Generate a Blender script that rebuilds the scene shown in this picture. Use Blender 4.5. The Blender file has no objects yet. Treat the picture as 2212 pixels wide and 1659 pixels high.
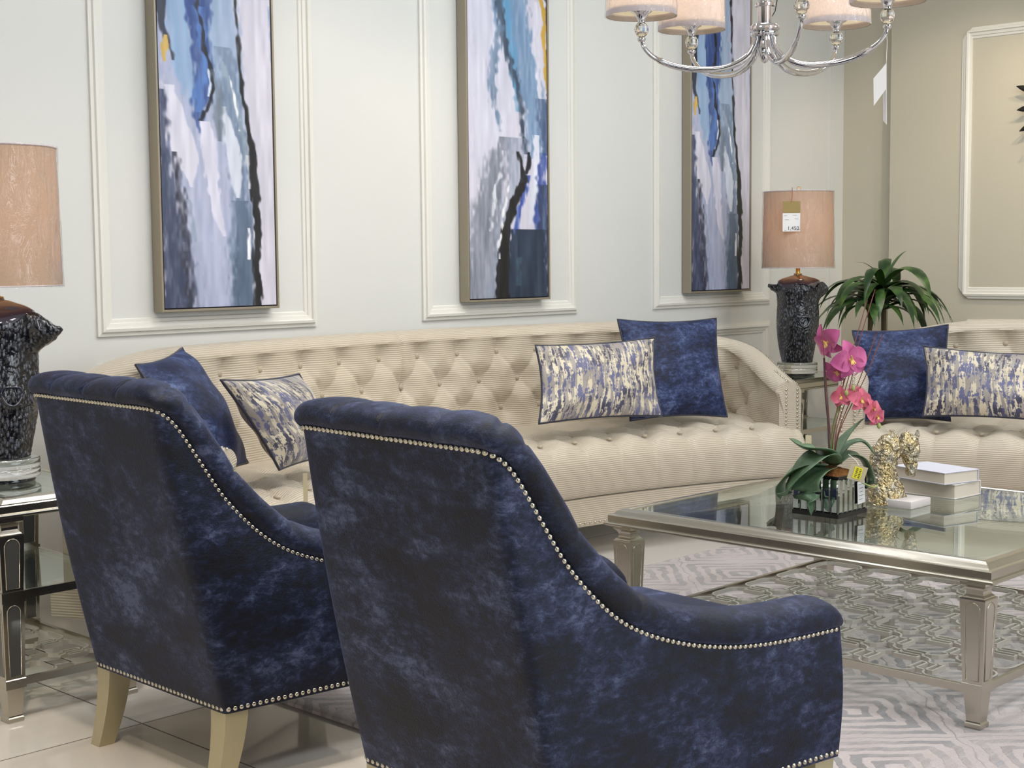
import bpy, bmesh, math, random
import numpy as np
from mathutils import Vector, Matrix
random.seed(7)
PI = math.pi
SC = bpy.context.scene
COL = SC.collection
rad = math.radians

# ------------------------------------------------------------------ camera
cam = bpy.data.cameras.new('camera')
cam.sensor_width = 36.0
cam.lens = 3190.59 / 2212 * 36.0
cam.clip_start = 0.05
camo = bpy.data.objects.new('camera', cam)
COL.objects.link(camo)
camo.matrix_world = Matrix(((0.6978, 0.0678, -0.7131, 0.0), (-0.7162, 0.0536, -0.6958, 0.0), (-0.0090, 0.9963, 0.0860, 1.2), (0, 0, 0, 1)))
SC.camera = camo

# ------------------------------------------------------------------ light and exposure
SC.view_settings.view_transform = 'Standard'
SC.view_settings.look = 'None'
SC.view_settings.gamma = 1.0
SC.view_settings.use_curve_mapping = False
SC.view_settings.exposure = -0.08
SC.cycles.max_bounces = 10
SC.cycles.transparent_max_bounces = 12
SC.cycles.sample_clamp_indirect = 6.0
SC.cycles.caustics_reflective = False
SC.cycles.caustics_refractive = False
world = bpy.data.worlds.new('world')
SC.world = world
world.use_nodes = True
world.node_tree.nodes['Background'].inputs[0].default_value = (0.80, 0.88, 1.0, 1)
world.node_tree.nodes['Background'].inputs[1].default_value = 0.25


def area(name, loc, target, size, sizey, power, color, spread=180):
    L = bpy.data.lights.new(name, 'AREA')
    L.shape = 'RECTANGLE'
    L.size, L.size_y, L.energy, L.color = size, sizey, power, color
    L.spread = rad(spread)
    o = bpy.data.objects.new(name, L)
    COL.objects.link(o)
    o.location = loc
    o.rotation_euler = (Vector(target) - Vector(loc)).to_track_quat('-Z', 'Y').to_euler()
    return o


def spot(name, loc, target, power, color, angle, blend=0.6, size=0.05):
    L = bpy.data.lights.new(name, 'SPOT')
    L.energy, L.color, L.spot_size, L.spot_blend, L.shadow_soft_size = power, color, rad(angle), blend, size
    o = bpy.data.objects.new(name, L)
    COL.objects.link(o)
    o.location = loc
    o.rotation_euler = (Vector(target) - Vector(loc)).to_track_quat('-Z', 'Y').to_euler()
    return o


WARM = (1.0, 0.83, 0.62)
COOL = (0.86, 0.93, 1.0)
# daylight through the shop front behind and to the left of the camera
area('daylight_shopfront', (4.2, -3.3, 1.8), (5.2, 4.0, 1.0), 5.0, 2.2, 170, COOL)
# low light from the open side of the shop, which throws the lamp shadows along the back wall
area('side_window', (-3.8, 1.85, 0.9), (3.5, 4.4, 1.2), 0.5, 0.5, 30, (1.0, 0.93, 0.84))
area('side_daylight', (-3.85, -0.5, 1.3), (2.5, 2.5, 0.3), 3.5, 2.0, 36, COOL)
# ceiling panels
for i, (x, y) in enumerate([(1.4, 0.4), (3.4, 0.4), (5.4, 0.4), (1.4, 2.4), (3.4, 2.4), (5.4, 2.4)]):
    area('ceiling_panel_light', (x, y, 3.02), (x, y, 0), 0.58, 0.58, 15, (0.97, 0.98, 1.0))
# long tube over the group, seen as the bright streaks in the metal
area('tube_light', (4.4, 3.4, 3.02), (4.4, 3.6, 0), 3.4, 0.08, 26, COOL)
# warm ceiling spots
for x, y, tx, ty, tz, p in [(3.5, 3.2, 3.8, 4.68, 0.9, 18), (4.6, 3.2, 4.4, 4.68, 0.7, 14), (2.2, 3.0, 2.6, 4.4, 0.4, 18),
                            (6.6, 3.0, 7.5, 4.3, 1.2, 30), (6.7, 2.4, 7.5, 3.2, 1.6, 34), (1.2, 2.3, 1.5, 3.1, 0.0, 60), (0.7, 1.6, 1.5, 2.2, 0.0, 40)]:
    spot('ceiling_spot', (x, y, 2.98), (tx, ty, tz), p * 1.6, WARM, 62, 0.7, 0.04)

# ------------------------------------------------------------------ helpers
MATS = {}


def lin(c):
    return tuple((x / 255.0 / 12.92) if x / 255.0 <= 0.04045 else ((x / 255.0 + 0.055) / 1.055) ** 2.4 for x in c)


class NT:
    def __init__(self, name):
        self.m = bpy.data.materials.new(name)
        self.m.use_nodes = True
        self.t = self.m.node_tree
        self.b = self.t.nodes['Principled BSDF']
        self.out = self.t.nodes['Material Output']
        MATS[name] = self.m

    def n(self, typ, **kw):
        nd = self.t.nodes.new(typ)
        for k, v in kw.items():
            if k in nd.inputs.keys() if isinstance(k, str) else False:
                nd.inputs[k].default_value = v
            else:
                setattr(nd, k, v)
        return nd

    def set(self, **kw):
        for k, v in kw.items():
            k = {'color': 'Base Color', 'rough': 'Roughness', 'metal': 'Metallic', 'sheen': 'Sheen Weight', 'sheenr': 'Sheen Roughness',
                 'sheent': 'Sheen Tint', 'coat': 'Coat Weight', 'coatr': 'Coat Roughness', 'trans': 'Transmission Weight', 'ior': 'IOR',
                 'ec': 'Emission Color', 'es': 'Emission Strength', 'spec': 'Specular IOR Level', 'alpha': 'Alpha', 'aniso': 'Anisotropic',
                 'sss': 'Subsurface Weight'}[k]
            if isinstance(v, tuple) and len(v) == 3:
                v = (*v, 1)
            self.b.inputs[k].default_value = v
        return self

    def link(self, a, b):
        self.t.links.new(a, b)

    def coord(self, which='Object', scale=(1, 1, 1), rot=(0, 0, 0)):
        tc = self.n('ShaderNodeTexCoord')
        mp = self.n('ShaderNodeMapping')
        mp.inputs['Scale'].default_value = scale
        mp.inputs['Rotation'].default_value = rot
        self.link(tc.outputs[which], mp.inputs[0])
        return mp.outputs[0]

    def noise(self, vec, scale, detail=4, rough=0.55, dist=0.0):
        nd = self.n('ShaderNodeTexNoise')
        nd.inputs['Scale'].default_value = scale
        nd.inputs['Detail'].default_value = detail
        nd.inputs['Roughness'].default_value = rough
        nd.inputs['Distortion'].default_value = dist
        if vec is not None:
            self.link(vec, nd.inputs['Vector'])
        return nd.outputs['Fac']

    def ramp(self, fac, stops, interp='LINEAR'):
        nd = self.n('ShaderNodeValToRGB')
        cr = nd.color_ramp
        cr.interpolation = interp
        while len(cr.elements) < len(stops):
            cr.elements.new(0.5)
        for e, (p, c) in zip(cr.elements, stops):
            e.position = p
            e.color = (*c, 1) if len(c) == 3 else c
        self.link(fac, nd.inputs[0])
        return nd.outputs[0]

    def mix(self, fac, a, b, mode='MIX'):
        nd = self.n('ShaderNodeMix')
        nd.data_type = 'RGBA'
        nd.blend_type = mode
        for s, v in ((nd.inputs[0], fac), (nd.inputs[6], a), (nd.inputs[7], b)):
            if isinstance(v, (int, float)):
                s.default_value = v
            elif isinstance(v, tuple):
                s.default_value = (*v, 1)
            else:
                self.link(v, s)
        return nd.outputs[2]

    def math(self, op, a, b=None, c=None):
        nd = self.n('ShaderNodeMath')
        nd.operation = op
        for i, v in enumerate((a, b, c)):
            if v is None:
                continue
            if isinstance(v, (int, float)):
                nd.inputs[i].default_value = v
            else:
                self.link(v, nd.inputs[i])
        return nd.outputs[0]

    def bump(self, h, strength=0.3, dist=0.01):
        nd = self.n('ShaderNodeBump')
        nd.inputs['Strength'].default_value = strength
        nd.inputs['Distance'].default_value = dist
        self.link(h, nd.inputs['Height'])
        self.link(nd.outputs[0], self.b.inputs['Normal'])
        return nd.outputs[0]

    def base(self, out):
        self.link(out, self.b.inputs['Base Color'])


def simple(name, color, rough=0.5, **kw):
    t = NT(name)
    t.set(color=color, rough=rough, **kw)
    return t


def mesh_obj(name, verts, faces, mat, parent=None, uvs=None, smooth=True, cols=None):
    me = bpy.data.meshes.new(name)
    me.from_pydata([tuple(map(float, v)) for v in verts], [], [tuple(f) for f in faces])
    if uvs is not None:
        ul = me.uv_layers.new(name='UVMap')
        li = np.zeros(len(me.loops), dtype=np.int32)
        me.loops.foreach_get('vertex_index', li)
        ul.data.foreach_set('uv', np.asarray(uvs, dtype=np.float32)[li].ravel())
    if cols is not None:
        ca = me.color_attributes.new('Col', 'FLOAT_COLOR', 'POINT')
        ca.data.foreach_set('color', np.asarray(cols, dtype=np.float32).ravel())
    if smooth:
        me.shade_smooth()
    if mat:
        me.materials.append(MATS[mat] if isinstance(mat, str) else mat)
    me.update()
    o = bpy.data.objects.new(name, me)
    COL.objects.link(o)
    if parent:
        o.parent = parent
    return o


def bm_obj(name, bm, mat, parent=None, smooth=False, auto=None):
    me = bpy.data.meshes.new(name)
    bm.normal_update()
    bm.to_mesh(me)
    bm.free()
    if smooth or auto:
        me.shade_smooth()
    if auto:
        try:
            me.set_sharp_from_angle(angle=rad(auto))
        except Exception:
            pass
    me.materials.append(MATS[mat])
    o = bpy.data.objects.new(name, me)
    COL.objects.link(o)
    if parent:
        o.parent = parent
    return o


def thing(name, label, cat, loc=(0, 0, 0), rz=0.0, group=None):
    o = bpy.data.objects.new(name, None)
    o.empty_display_size = 0.1
    COL.objects.link(o)
    o.location = loc
    o.rotation_euler = (0, 0, rz)
    tag(o, label, cat, group)
    return o


def tag(o, label, cat, group=None):
    o['label'] = label
    o['category'] = cat
    if group:
        o['group'] = group
    return o


def struct(o):
    o['kind'] = 'structure'
    return o


def box(bm, a, b, bev=0.0, mat=None, seg=2):
    """axis box from corner a to corner b"""
    x0, y0, z0 = a
    x1, y1, z1 = b
    vs = [bm.verts.new(p) for p in [(x0, y0, z0), (x1, y0, z0), (x1, y1, z0), (x0, y1, z0), (x0, y0, z1), (x1, y0, z1), (x1, y1, z1), (x0, y1, z1)]]
    fs = [bm.faces.new([vs[i] for i in q]) for q in [(3, 2, 1, 0), (4, 5, 6, 7), (0, 1, 5, 4), (1, 2, 6, 5), (2, 3, 7, 6), (3, 0, 4, 7)]]
    if bev > 0:
        es = list({e for f in fs for e in f.edges})
        bmesh.ops.bevel(bm, geom=es, offset=bev, segments=seg, affect='EDGES', profile=0.5)
    return vs


def grid_faces(nu, nv, closed_u=False, off=0, flip=False):
    fs = []
    for i in range(nu if closed_u else nu - 1):
        i2 = (i + 1) % nu
        for j in range(nv - 1):
            q = (off + i * nv + j, off + i2 * nv + j, off + i2 * nv + j + 1, off + i * nv + j + 1)
            fs.append(q[::-1] if flip else q)
    return fs


def lathe(name, prof, mat, parent=None, seg=32, center=(0, 0, 0), smooth=True, cap=True):
    V, F = [], []
    n = len(prof)
    for i in range(seg):
        a = 2 * PI * i / seg
        for r, z in prof:
            V.append((center[0] + r * math.cos(a), center[1] + r * math.sin(a), center[2] + z))
    F = grid_faces(seg, n, True)
    if cap:
        if prof[0][0] > 1e-4:
            F.append(tuple(i * n for i in range(seg))[::-1])
        if prof[-1][0] > 1e-4:
            F.append(tuple(i * n + n - 1 for i in range(seg)))
    o = mesh_obj(name, V, F, mat, parent, smooth=smooth)
    if smooth:
        o.data.set_sharp_from_angle(angle=rad(50))
    return o


def tube_geo(pts, radii, seg=8, closed=False, off=0):
    """returns verts, faces for a tube along pts"""
    P = [Vector(p) for p in pts]
    n = len(P)
    if isinstance(radii, (int, float)):
        radii = [radii] * n
    V, F = [], []
    up = Vector((0, 0, 1))
    prev = None
    for i in range(n):
        if closed:
            t = P[(i + 1) % n] - P[i - 1]
        else:
            t = P[min(i + 1, n - 1)] - P[max(i - 1, 0)]
        if t.length < 1e-9:
            t = Vector((0, 0, 1))
        t.normalize()
        if prev is None:
            a = up.cross(t)
            if a.length < 1e-3:
                a = Vector((1, 0, 0)).cross(t)
            a.normalize()
        else:
            a = prev - t * prev.dot(t)
            if a.length < 1e-6:
                a = up.cross(t)
            a.normalize()
        prev = a
        b = t.cross(a)
        for k in range(seg):
            w = 2 * PI * k / seg
            V.append(P[i] + (a * math.cos(w) + b * math.sin(w)) * radii[i])
    m = n if closed else n - 1
    for i in range(m):
        i2 = (i + 1) % n
        for k in range(seg):
            k2 = (k + 1) % seg
            F.append((off + i * seg + k, off + i2 * seg + k, off + i2 * seg + k2, off + i * seg + k2))
    if not closed:
        F.append(tuple(off + k for k in range(seg))[::-1])
        F.append(tuple(off + (n - 1) * seg + k for k in range(seg)))
    return V, F


def tubes(name, lst, mat, parent=None, seg=8):
    V, F = [], []
    for item in lst:
        pts, r = item[0], item[1]
        cl = item[2] if len(item) > 2 else False
        v, f = tube_geo(pts, r, seg, cl, len(V))
        V += v
        F += f
    return mesh_obj(name, V, F, mat, parent)


def spline(pts, n=20):
    """Catmull-Rom through pts"""
    P = [np.array(p, float) for p in pts]
    P = [2 * P[0] - P[1]] + P + [2 * P[-1] - P[-2]]
    out = []
    for i in range(1, len(P) - 2):
        for k in range(n):
            t = k / n
            out.append(0.5 * ((2 * P[i]) + (-P[i - 1] + P[i + 1]) * t + (2 * P[i - 1] - 5 * P[i] + 4 * P[i + 1] - P[i + 2]) * t * t + (-P[i - 1] + 3 * P[i] - 3 * P[i + 1] + P[i + 2]) * t ** 3))
    out.append(P[-2])
    return out


def nail_mesh(r):
    V, F = [], []
    seg = 10
    prof = [(1.0, 0.0), (0.95, 0.28), (0.75, 0.5), (0.42, 0.66), (0.0, 0.72)]
    for i in range(seg):
        a = 2 * PI * i / seg
        for q, z in prof[:-1]:
            V.append((q * r * math.cos(a), q * r * math.sin(a), z * r))
    V.append((0, 0, 0.72 * r))
    n = 4
    F = grid_faces(seg, n, True)
    for i in range(seg):
        F.append((i * n + 3, ((i + 1) % seg) * n + 3, len(V) - 1))
    return V, F


def nails(parent, items, r, mat='nail_metal', limit=100):
    """items: list of (pos, normal, priority); the first `limit` are parts, the rest one stuff part"""
    V, F = nail_mesh(r)
    me = bpy.data.meshes.new('nailhead')
    me.from_pydata(V, [], F)
    me.shade_smooth()
    me.materials.append(MATS[mat])
    items = sorted(items, key=lambda t: t[2])
    for p, nn, _ in items[:limit]:
        o = bpy.data.objects.new('nailhead', me)
        COL.objects.link(o)
        o.parent = parent
        o.location = p
        o.rotation_euler = Vector(nn).to_track_quat('Z', 'Y').to_euler()
    rest = items[limit:]
    if rest:
        VV, FF = [], []
        for p, nn, _ in rest:
            q = Vector(nn).to_track_quat('Z', 'Y').to_matrix()
            o0 = len(VV)
            VV += [tuple(q @ Vector(v) + Vector(p)) for v in V]
            FF += [tuple(i + o0 for i in f) for f in F]
        o = mesh_obj('nailhead_trim', VV, FF, mat, parent)
        o['kind'] = 'stuff'


def text_mesh(name, body, size, mat, parent=None, loc=(0, 0, 0), rot=(0, 0, 0), align='LEFT'):
    cu = bpy.data.curves.new(name, 'FONT')
    cu.body = body
    cu.size = size
    cu.align_x = align
    cu.extrude = 0.0001
    tmp = bpy.data.objects.new(name, cu)
    COL.objects.link(tmp)
    bpy.context.view_layer.update()
    me = bpy.data.meshes.new_from_object(tmp.evaluated_get(bpy.context.evaluated_depsgraph_get()))
    bpy.data.objects.remove(tmp)
    me.materials.clear()
    me.materials.append(MATS[mat])
    o = bpy.data.objects.new(name, me)
    COL.objects.link(o)
    o.parent = parent
    o.location = loc
    o.rotation_euler = rot
    return o


# ------------------------------------------------------------------ materials
def mk_materials():
    t = simple('wall_paint', lin((216, 216, 212)), 0.55)
    v = t.coord('Object')
    t.base(t.mix(t.noise(v, 1.3, 3), lin((214, 214, 209)), lin((219, 219, 215))))
    t.bump(t.noise(v, 180, 3), 0.06, 0.002)
    t = simple('wall_paint_beige', lin((196, 190, 172)), 0.6)
    t.bump(t.noise(t.coord('Object'), 180, 3), 0.06, 0.002)
    simple('moulding_paint', lin((226, 224, 216)), 0.35)
    simple('ceiling_paint', lin((225, 225, 222)), 0.8)
    simple('dark_wall', lin((120, 120, 120)), 0.7)
    # floor: polished pale tiles with dark joints
    t = simple('floor_tile', lin((205, 198, 190)), 0.08)
    tc = t.n('ShaderNodeTexCoord')
    sp = t.n('ShaderNodeSeparateXYZ')
    t.link(tc.outputs['Object'], sp.inputs[0])
    edges = []
    for ax, o in (('X', 2.005), ('Y', 3.31)):
        a = t.math('SUBTRACT', sp.outputs[ax], o)
        a = t.math('DIVIDE', a, 0.8)
        a = t.math('FRACT', a)
        a = t.math('SUBTRACT', a, 0.5)
        a = t.math('ABSOLUTE', a)
        edges.append(t.math('GREATER_THAN', a, 0.5 - 0.0028))
    e = t.math('MAXIMUM', edges[0], edges[1])
    base = t.mix(t.noise(tc.outputs['Object'], 2.2, 5, 0.6, 0.6), lin((212, 203, 192)), lin((226, 221, 214)))
    t.base(t.mix(e, base, lin((92, 84, 78))))
    t.link(t.math('ADD', t.math('MULTIPLY', e, 0.5), 0.07), t.b.inputs['Roughness'])
    # rug
    t = simple('rug_pile', lin((190, 182, 178)), 0.9, sheen=0.3)
    tc = t.n('ShaderNodeTexCoord')
    mp = t.n('ShaderNodeMapping')
    mp.inputs['Rotation'].default_value = (0, 0, rad(45))
    mp.inputs['Location'].default_value = (0.1, 0.23, 0)
    t.link(tc.outputs['Object'], mp.inputs[0])
    # hand-woven wobble
    wob = t.n('ShaderNodeTexNoise')
    wob.inputs['Scale'].default_value = 14
    t.link(mp.outputs[0], wob.inputs['Vector'])
    vm = t.n('ShaderNodeVectorMath', operation='MULTIPLY_ADD')
    vm.inputs[1].default_value = (0.05, 0.03, 0)
    t.link(wob.outputs['Color'], vm.inputs[0])
    t.link(mp.outputs[0], vm.inputs[2])
    sp = t.n('ShaderNodeSeparateXYZ')
    t.link(vm.outputs[0], sp.inputs[0])
    S = 0.42
    d = []
    for ax in 'XY':
        a = t.math('DIVIDE', sp.outputs[ax], S)
        a = t.math('FRACT', a)
        a = t.math('SUBTRACT', a, 0.5)
        d.append(t.math('ABSOLUTE', a))
    m = t.math('MAXIMUM', d[0], d[1])
    ring = t.math('MULTIPLY', m, 9.0)
    fr = t.math('FRACT', ring)
    sel = t.math('GREATER_THAN', d[0], d[1])
    stv = t.coord('Object', (3, 3, 1), (0, 0, rad(45)))
    s1 = t.n('ShaderNodeMapping')
    s1.inputs['Scale'].default_value = (6, 60, 1)
    s1.inputs['Rotation'].default_value = (0, 0, rad(45))
    t.link(tc.outputs['Object'], s1.inputs[0])
    streak = t.noise(s1.outputs[0], 1.0, 4, 0.7)
    big = t.noise(tc.outputs['Object'], 3.5, 3, 0.6)
    line = t.ramp(fr, [(0.0, (0.0, 0, 0)), (0.42, (0, 0, 0)), (0.5, (1, 1, 1)), (0.93, (1, 1, 1)), (1.0, (0, 0, 0))])
    light = t.mix(streak, lin((196, 190, 192)), lin((188, 168, 160)))
    dark = t.mix(streak, lin((120, 118, 120)), lin((160, 154, 154)))
    keep = t.math('MULTIPLY', line, t.ramp(t.math('ADD', t.math('MULTIPLY', big, 1.0), t.math('MULTIPLY', streak, 0.5)), [(0.55, (0, 0, 0)), (0.85, (1, 1, 1))]))
    c = t.mix(keep, light, dark)
    c = t.mix(t.ramp(streak, [(0.6, (0, 0, 0)), (0.75, (1, 1, 1))]), c, lin((168, 172, 186)))
    t.base(c)
    hh = t.math('ADD', t.math('MULTIPLY', line, 0.7), t.noise(tc.outputs['Object'], 220, 2))
    t.bump(hh, 0.5, 0.006)
    simple('rug_backing', lin((120, 108, 98)), 0.95)
    # velvet
    for nm, dk, md, hi, sc in (('velvet_navy', (4, 6, 18), (10, 19, 45), (78, 86, 116), 1.0), ('velvet_pillow', (12, 18, 40), (30, 42, 78), (92, 106, 146), 1.3)):
        t = simple(nm, lin(md), 0.5)
        tc = t.n('ShaderNodeTexCoord')
        oi = t.n('ShaderNodeObjectInfo')
        ad = t.n('ShaderNodeVectorMath', operation='ADD')
        t.link(tc.outputs['Object'], ad.inputs[0])
        t.link(oi.outputs['Random'], ad.inputs[1])
        mp = t.n('ShaderNodeMapping')
        mp.inputs['Scale'].default_value = (sc, sc, sc * 1.7)
        t.link(ad.outputs[0], mp.inputs[0])
        n1 = t.noise(mp.outputs[0], 5.0, 4, 0.6, 0.3)
        n2 = t.noise(mp.outputs[0], 34.0, 7, 0.8, 0.35)
        s = t.math('ADD', t.math('MULTIPLY', n1, 0.62), t.math('MULTIPLY', n2, 0.66))
        c = t.ramp(s, [(0.55, lin(dk)), (0.64, lin(md)), (0.71, lin(tuple((a * 1.2 + b * 0.8) / 2 for a, b in zip(md, hi)))), (0.80, lin(hi))])
        t.base(c)
        t.set(sheen=0.32, sheenr=0.3, rough=0.5, spec=0.3)
        t.b.inputs['Sheen Tint'].default_value = (*lin((120, 140, 215)), 1)
        t.bump(t.math('ADD', n2, t.noise(ad.outputs[0], 300, 2)), 0.35, 0.004)
    simple('piping_navy', lin((14, 16, 40)), 0.5, sheen=0.3)
    # ribbed satin
    for nm, c0, c1 in (('ribbed_satin', (176, 162, 140), (204, 192, 172)),):
        t = simple(nm, lin(c0), 0.42, sheen=0.25)
        uv = t.n('ShaderNodeUVMap')
        sp = t.n('ShaderNodeSeparateXYZ')
        t.link(uv.outputs[0], sp.inputs[0])
        ns = t.noise(uv.outputs[0], 9, 3)
        ph = t.math('ADD', t.math('MULTIPLY', sp.outputs['Y'], 2 * PI / 0.0082), t.math('MULTIPLY', ns, 5.0))
        w = t.math('ADD', t.math('MULTIPLY', t.math('SINE', ph), 0.5), 0.5)
        t.base(t.mix(w, lin(c0), lin(c1)))
        t.bump(w, 0.45, 0.0022)
        t.set(spec=0.6)
    simple('button_satin', lin((170, 156, 134)), 0.45, sheen=0.3)
    simple('under_cloth', lin((50, 46, 42)), 0.9)
    simple('nail_metal', lin((198, 190, 172)), 0.22, metal=1.0)
    simple('champagne_wood', lin((176, 165, 132)), 0.35, metal=0.25)
    simple('sofa_wood', lin((120, 100, 78)), 0.4)
    # brushed champagne silver
    t = simple('champagne_silver', lin((186, 180, 166)), 0.26, metal=1.0)
    v = t.coord('Object', (30, 30, 30))
    n = t.noise(v, 2, 3)
    t.link(t.math('ADD', t.math('MULTIPLY', n, 0.06), 0.22), t.b.inputs['Roughness'])
    t.base(t.mix(t.noise(t.coord('Object', (6, 6, 60)), 3, 3), lin((188, 182, 168)), lin((196, 190, 178))))
    simple('fret_metal', lin((198, 192, 182)), 0.4, metal=0.35)
    simple('mirror', lin((200, 204, 204)), 0.03, metal=1.0)
    simple('dark_mirror', lin((104, 105, 104)), 0.08, metal=0.5)
    t = NT('table_glass')
    lw = t.n('ShaderNodeLayerWeight')
    lw.inputs['Blend'].default_value = 0.5
    fr = t.math('ADD', t.math('MULTIPLY', t.math('POWER', lw.outputs['Facing'], 4.0), 0.96), 0.05)
    gl = t.n('ShaderNodeBsdfGlossy')
    gl.inputs['Roughness'].default_value = 0.0
    gl.inputs['Color'].default_value = (0.92, 0.97, 0.95, 1)
    tr = t.n('ShaderNodeBsdfTransparent')
    tr.inputs['Color'].default_value = (0.92, 0.96, 0.94, 1)
    mx = t.n('ShaderNodeMixShader')
    t.link(fr, mx.inputs[0])
    t.link(tr.outputs[0], mx.inputs[1])
    t.link(gl.outputs[0], mx.inputs[2])
    t.link(mx.outputs[0], t.out.inputs[0])
    t = simple('crystal', (0.97, 0.98, 0.98), 0.0, trans=1.0, ior=1.55)
    simple('chrome', lin((214, 214, 218)), 0.05, metal=1.0)
    simple('brass', lin((214, 170, 84)), 0.22, metal=1.0)
    # shade fabrics
    for nm, c, tr in (('linen_shade', (224, 198, 174), 0.4), ('white_shade', (246, 236, 230), 0.45)):
        t = NT(nm)
        v = t.coord('Object', (1, 1, 1))
        n = t.noise(t.coord('Object', (1, 1, 3)), 120, 3)
        colr = t.mix(n, lin(tuple(x * 0.9 for x in c)), lin(c))
        d = t.n('ShaderNodeBsdfDiffuse')
        tl = t.n('ShaderNodeBsdfTranslucent')
        t.link(colr, d.inputs[0])
        t.link(colr, tl.inputs[0])
        mx = t.n('ShaderNodeMixShader')
        mx.inputs[0].default_value = tr
        t.link(d.outputs[0], mx.inputs[1])
        t.link(tl.outputs[0], mx.inputs[2])
        t.link(mx.outputs[0], t.out.inputs[0])
    simple('shade_trim', lin((196, 184, 186)), 0.6)
    simple('shade_lining', lin((250, 240, 214)), 0.7, ec=lin((255, 232, 180)), es=0.35)
    # crinkled clear film
    t = NT('plastic_film')
    v = t.coord('Object', (1, 1, 0.35))
    gl = t.n('ShaderNodeBsdfGlossy')
    gl.inputs['Roughness'].default_value = 0.06
    tr = t.n('ShaderNodeBsdfTransparent')
    bp = t.n('ShaderNodeBump')
    bp.inputs['Strength'].default_value = 0.9
    bp.inputs['Distance'].default_value = 0.02
    t.link(t.noise(v, 22, 4, 0.6, 1.2), bp.inputs['Height'])
    t.link(bp.outputs[0], gl.inputs['Normal'])
    fr = t.n('ShaderNodeLayerWeight')
    fr.inputs['Blend'].default_value = 0.5
    t.link(bp.outputs[0], fr.inputs['Normal'])
    mx = t.n('ShaderNodeMixShader')
    t.link(t.math('ADD', t.math('MULTIPLY', t.math('POWER', fr.outputs['Facing'], 3.0), 0.5), 0.05), mx.inputs[0])
    t.link(tr.outputs[0], mx.inputs[1])
    t.link(gl.outputs[0], mx.inputs[2])
    t.link(mx.outputs[0], t.out.inputs[0])
    # bark ceramic
    t = simple('bark_ceramic', lin((22, 24, 34)), 0.2, coat=0.6, coatr=0.08)
    v = t.coord('Object', (1, 1, 0.5))
    vo = t.n('ShaderNodeTexVoronoi')
    vo.inputs['Scale'].default_value = 105
    vo.feature = 'F1'
    t.link(v, vo.inputs['Vector'])
    h = t.ramp(vo.outputs['Distance'], [(0.0, (1, 1, 1)), (0.35, (0.7, 0.7, 0.7)), (0.6, (0, 0, 0))])
    t.base(t.ramp(vo.outputs['Distance'], [(0.0, lin((98, 102, 108))), (0.3, lin((66, 70, 80))), (0.48, lin((20, 22, 32))), (0.7, lin((8, 9, 16)))]))
    t.bump(h, 0.9, 0.006)
    simple('glaze_plum', lin((44, 34, 52)), 0.05, coat=1.0, coatr=0.02)
    simple('glaze_navy', lin((20, 24, 40)), 0.06, coat=1.0)
    # greenery
    for nm, a, b in (('leaf_dracaena', (24, 54, 24), (66, 100, 42)), ('leaf_orchid', (78, 104, 74), (112, 140, 108))):
        t = simple(nm, lin(a), 0.35)
        v = t.coord('Object')
        t.base(t.mix(t.ramp(t.noise(v, 14, 3), [(0.4, (0, 0, 0)), (0.65, (1, 1, 1))]), lin(a), lin(b)))
    simple('stem_green', lin((110, 130, 66)), 0.5)
    simple('stem_dark', lin((84, 58, 62)), 0.5)
    simple('twig_red', lin((128, 72, 60)), 0.6)
    simple('cane_brown', lin((96, 84, 60)), 0.8)
    simple('pot_dark', lin((60, 58, 56)), 0.4)
    t = simple('petal_magenta', lin((186, 70, 132)), 0.5, sheen=0.3, sss=0.0)
    v = t.coord('Object')
    t.base(t.mix(t.noise(v, 28, 3), lin((158, 46, 112)), lin((218, 110, 164))))
    t = simple('petal_rose', lin((206, 72, 108)), 0.5, sheen=0.3)
    t.base(t.mix(t.noise(t.coord('Object'), 36, 3), lin((190, 58, 98)), lin((228, 122, 140))))
    simple('petal_heart', lin((232, 196, 110)), 0.5)
    simple('bud_green', lin((166, 178, 104)), 0.5)
    t = simple('coir', lin((150, 96, 44)), 0.95)
    t.base(t.mix(t.noise(t.coord('Object'), 90, 4), lin((96, 56, 26)), lin((190, 128, 62))))
    t.bump(t.noise(t.coord('Object'), 120, 4), 1.0, 0.01)
    simple('black_lacquer', lin((24, 20, 24)), 0.25)
    # hammered gold-silver leaf
    t = simple('hammered_leaf', lin((190, 180, 156)), 0.2, metal=1.0)
    v = t.coord('Object')
    t.base(t.mix(t.ramp(t.noise(v, 34, 3), [(0.4, (0, 0, 0)), (0.62, (1, 1, 1))]), lin((178, 172, 158)), lin((204, 184, 140))))
    t.bump(t.noise(v, 62, 3, 0.55, 0.6), 1.0, 0.016)
    simple('white_marble', lin((226, 218, 214)), 0.3)
    simple('book_cloth', lin((204, 203, 214)), 0.6)
    simple('book_cloth_cream', lin((224, 218, 212)), 0.6)
    t = simple('book_pages', lin((226, 214, 196)), 0.8)
    t.bump(t.noise(t.coord('Object', (1, 1, 60)), 20, 2), 0.2, 0.001)
    simple('paper_white', lin((232, 230, 228)), 0.7)
    simple('paper_kraft', lin((196, 184, 150)), 0.7)
    simple('paper_gold', lin((150, 128, 72)), 0.5)
    simple('paper_yellow', lin((240, 226, 40)), 0.6)
    simple('ink', lin((50, 50, 56)), 0.7)
    simple('string_red', lin((160, 60, 50)), 0.7)
    simple('string_white', lin((232, 228, 220)), 0.7)
    simple('frame_taupe', lin((158, 148, 130)), 0.38, metal=0.45)
    simple('frame_gap', lin((28, 14, 34)), 0.6)
    simple('dark_iron', lin((66, 66, 62)), 0.4, metal=0.8)
    t = simple('canvas_paint', (0.5, 0.5, 0.5), 0.42)
    ca = t.n('ShaderNodeVertexColor')
    ca.layer_name = 'Col'
    t.base(ca.outputs[0])
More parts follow.
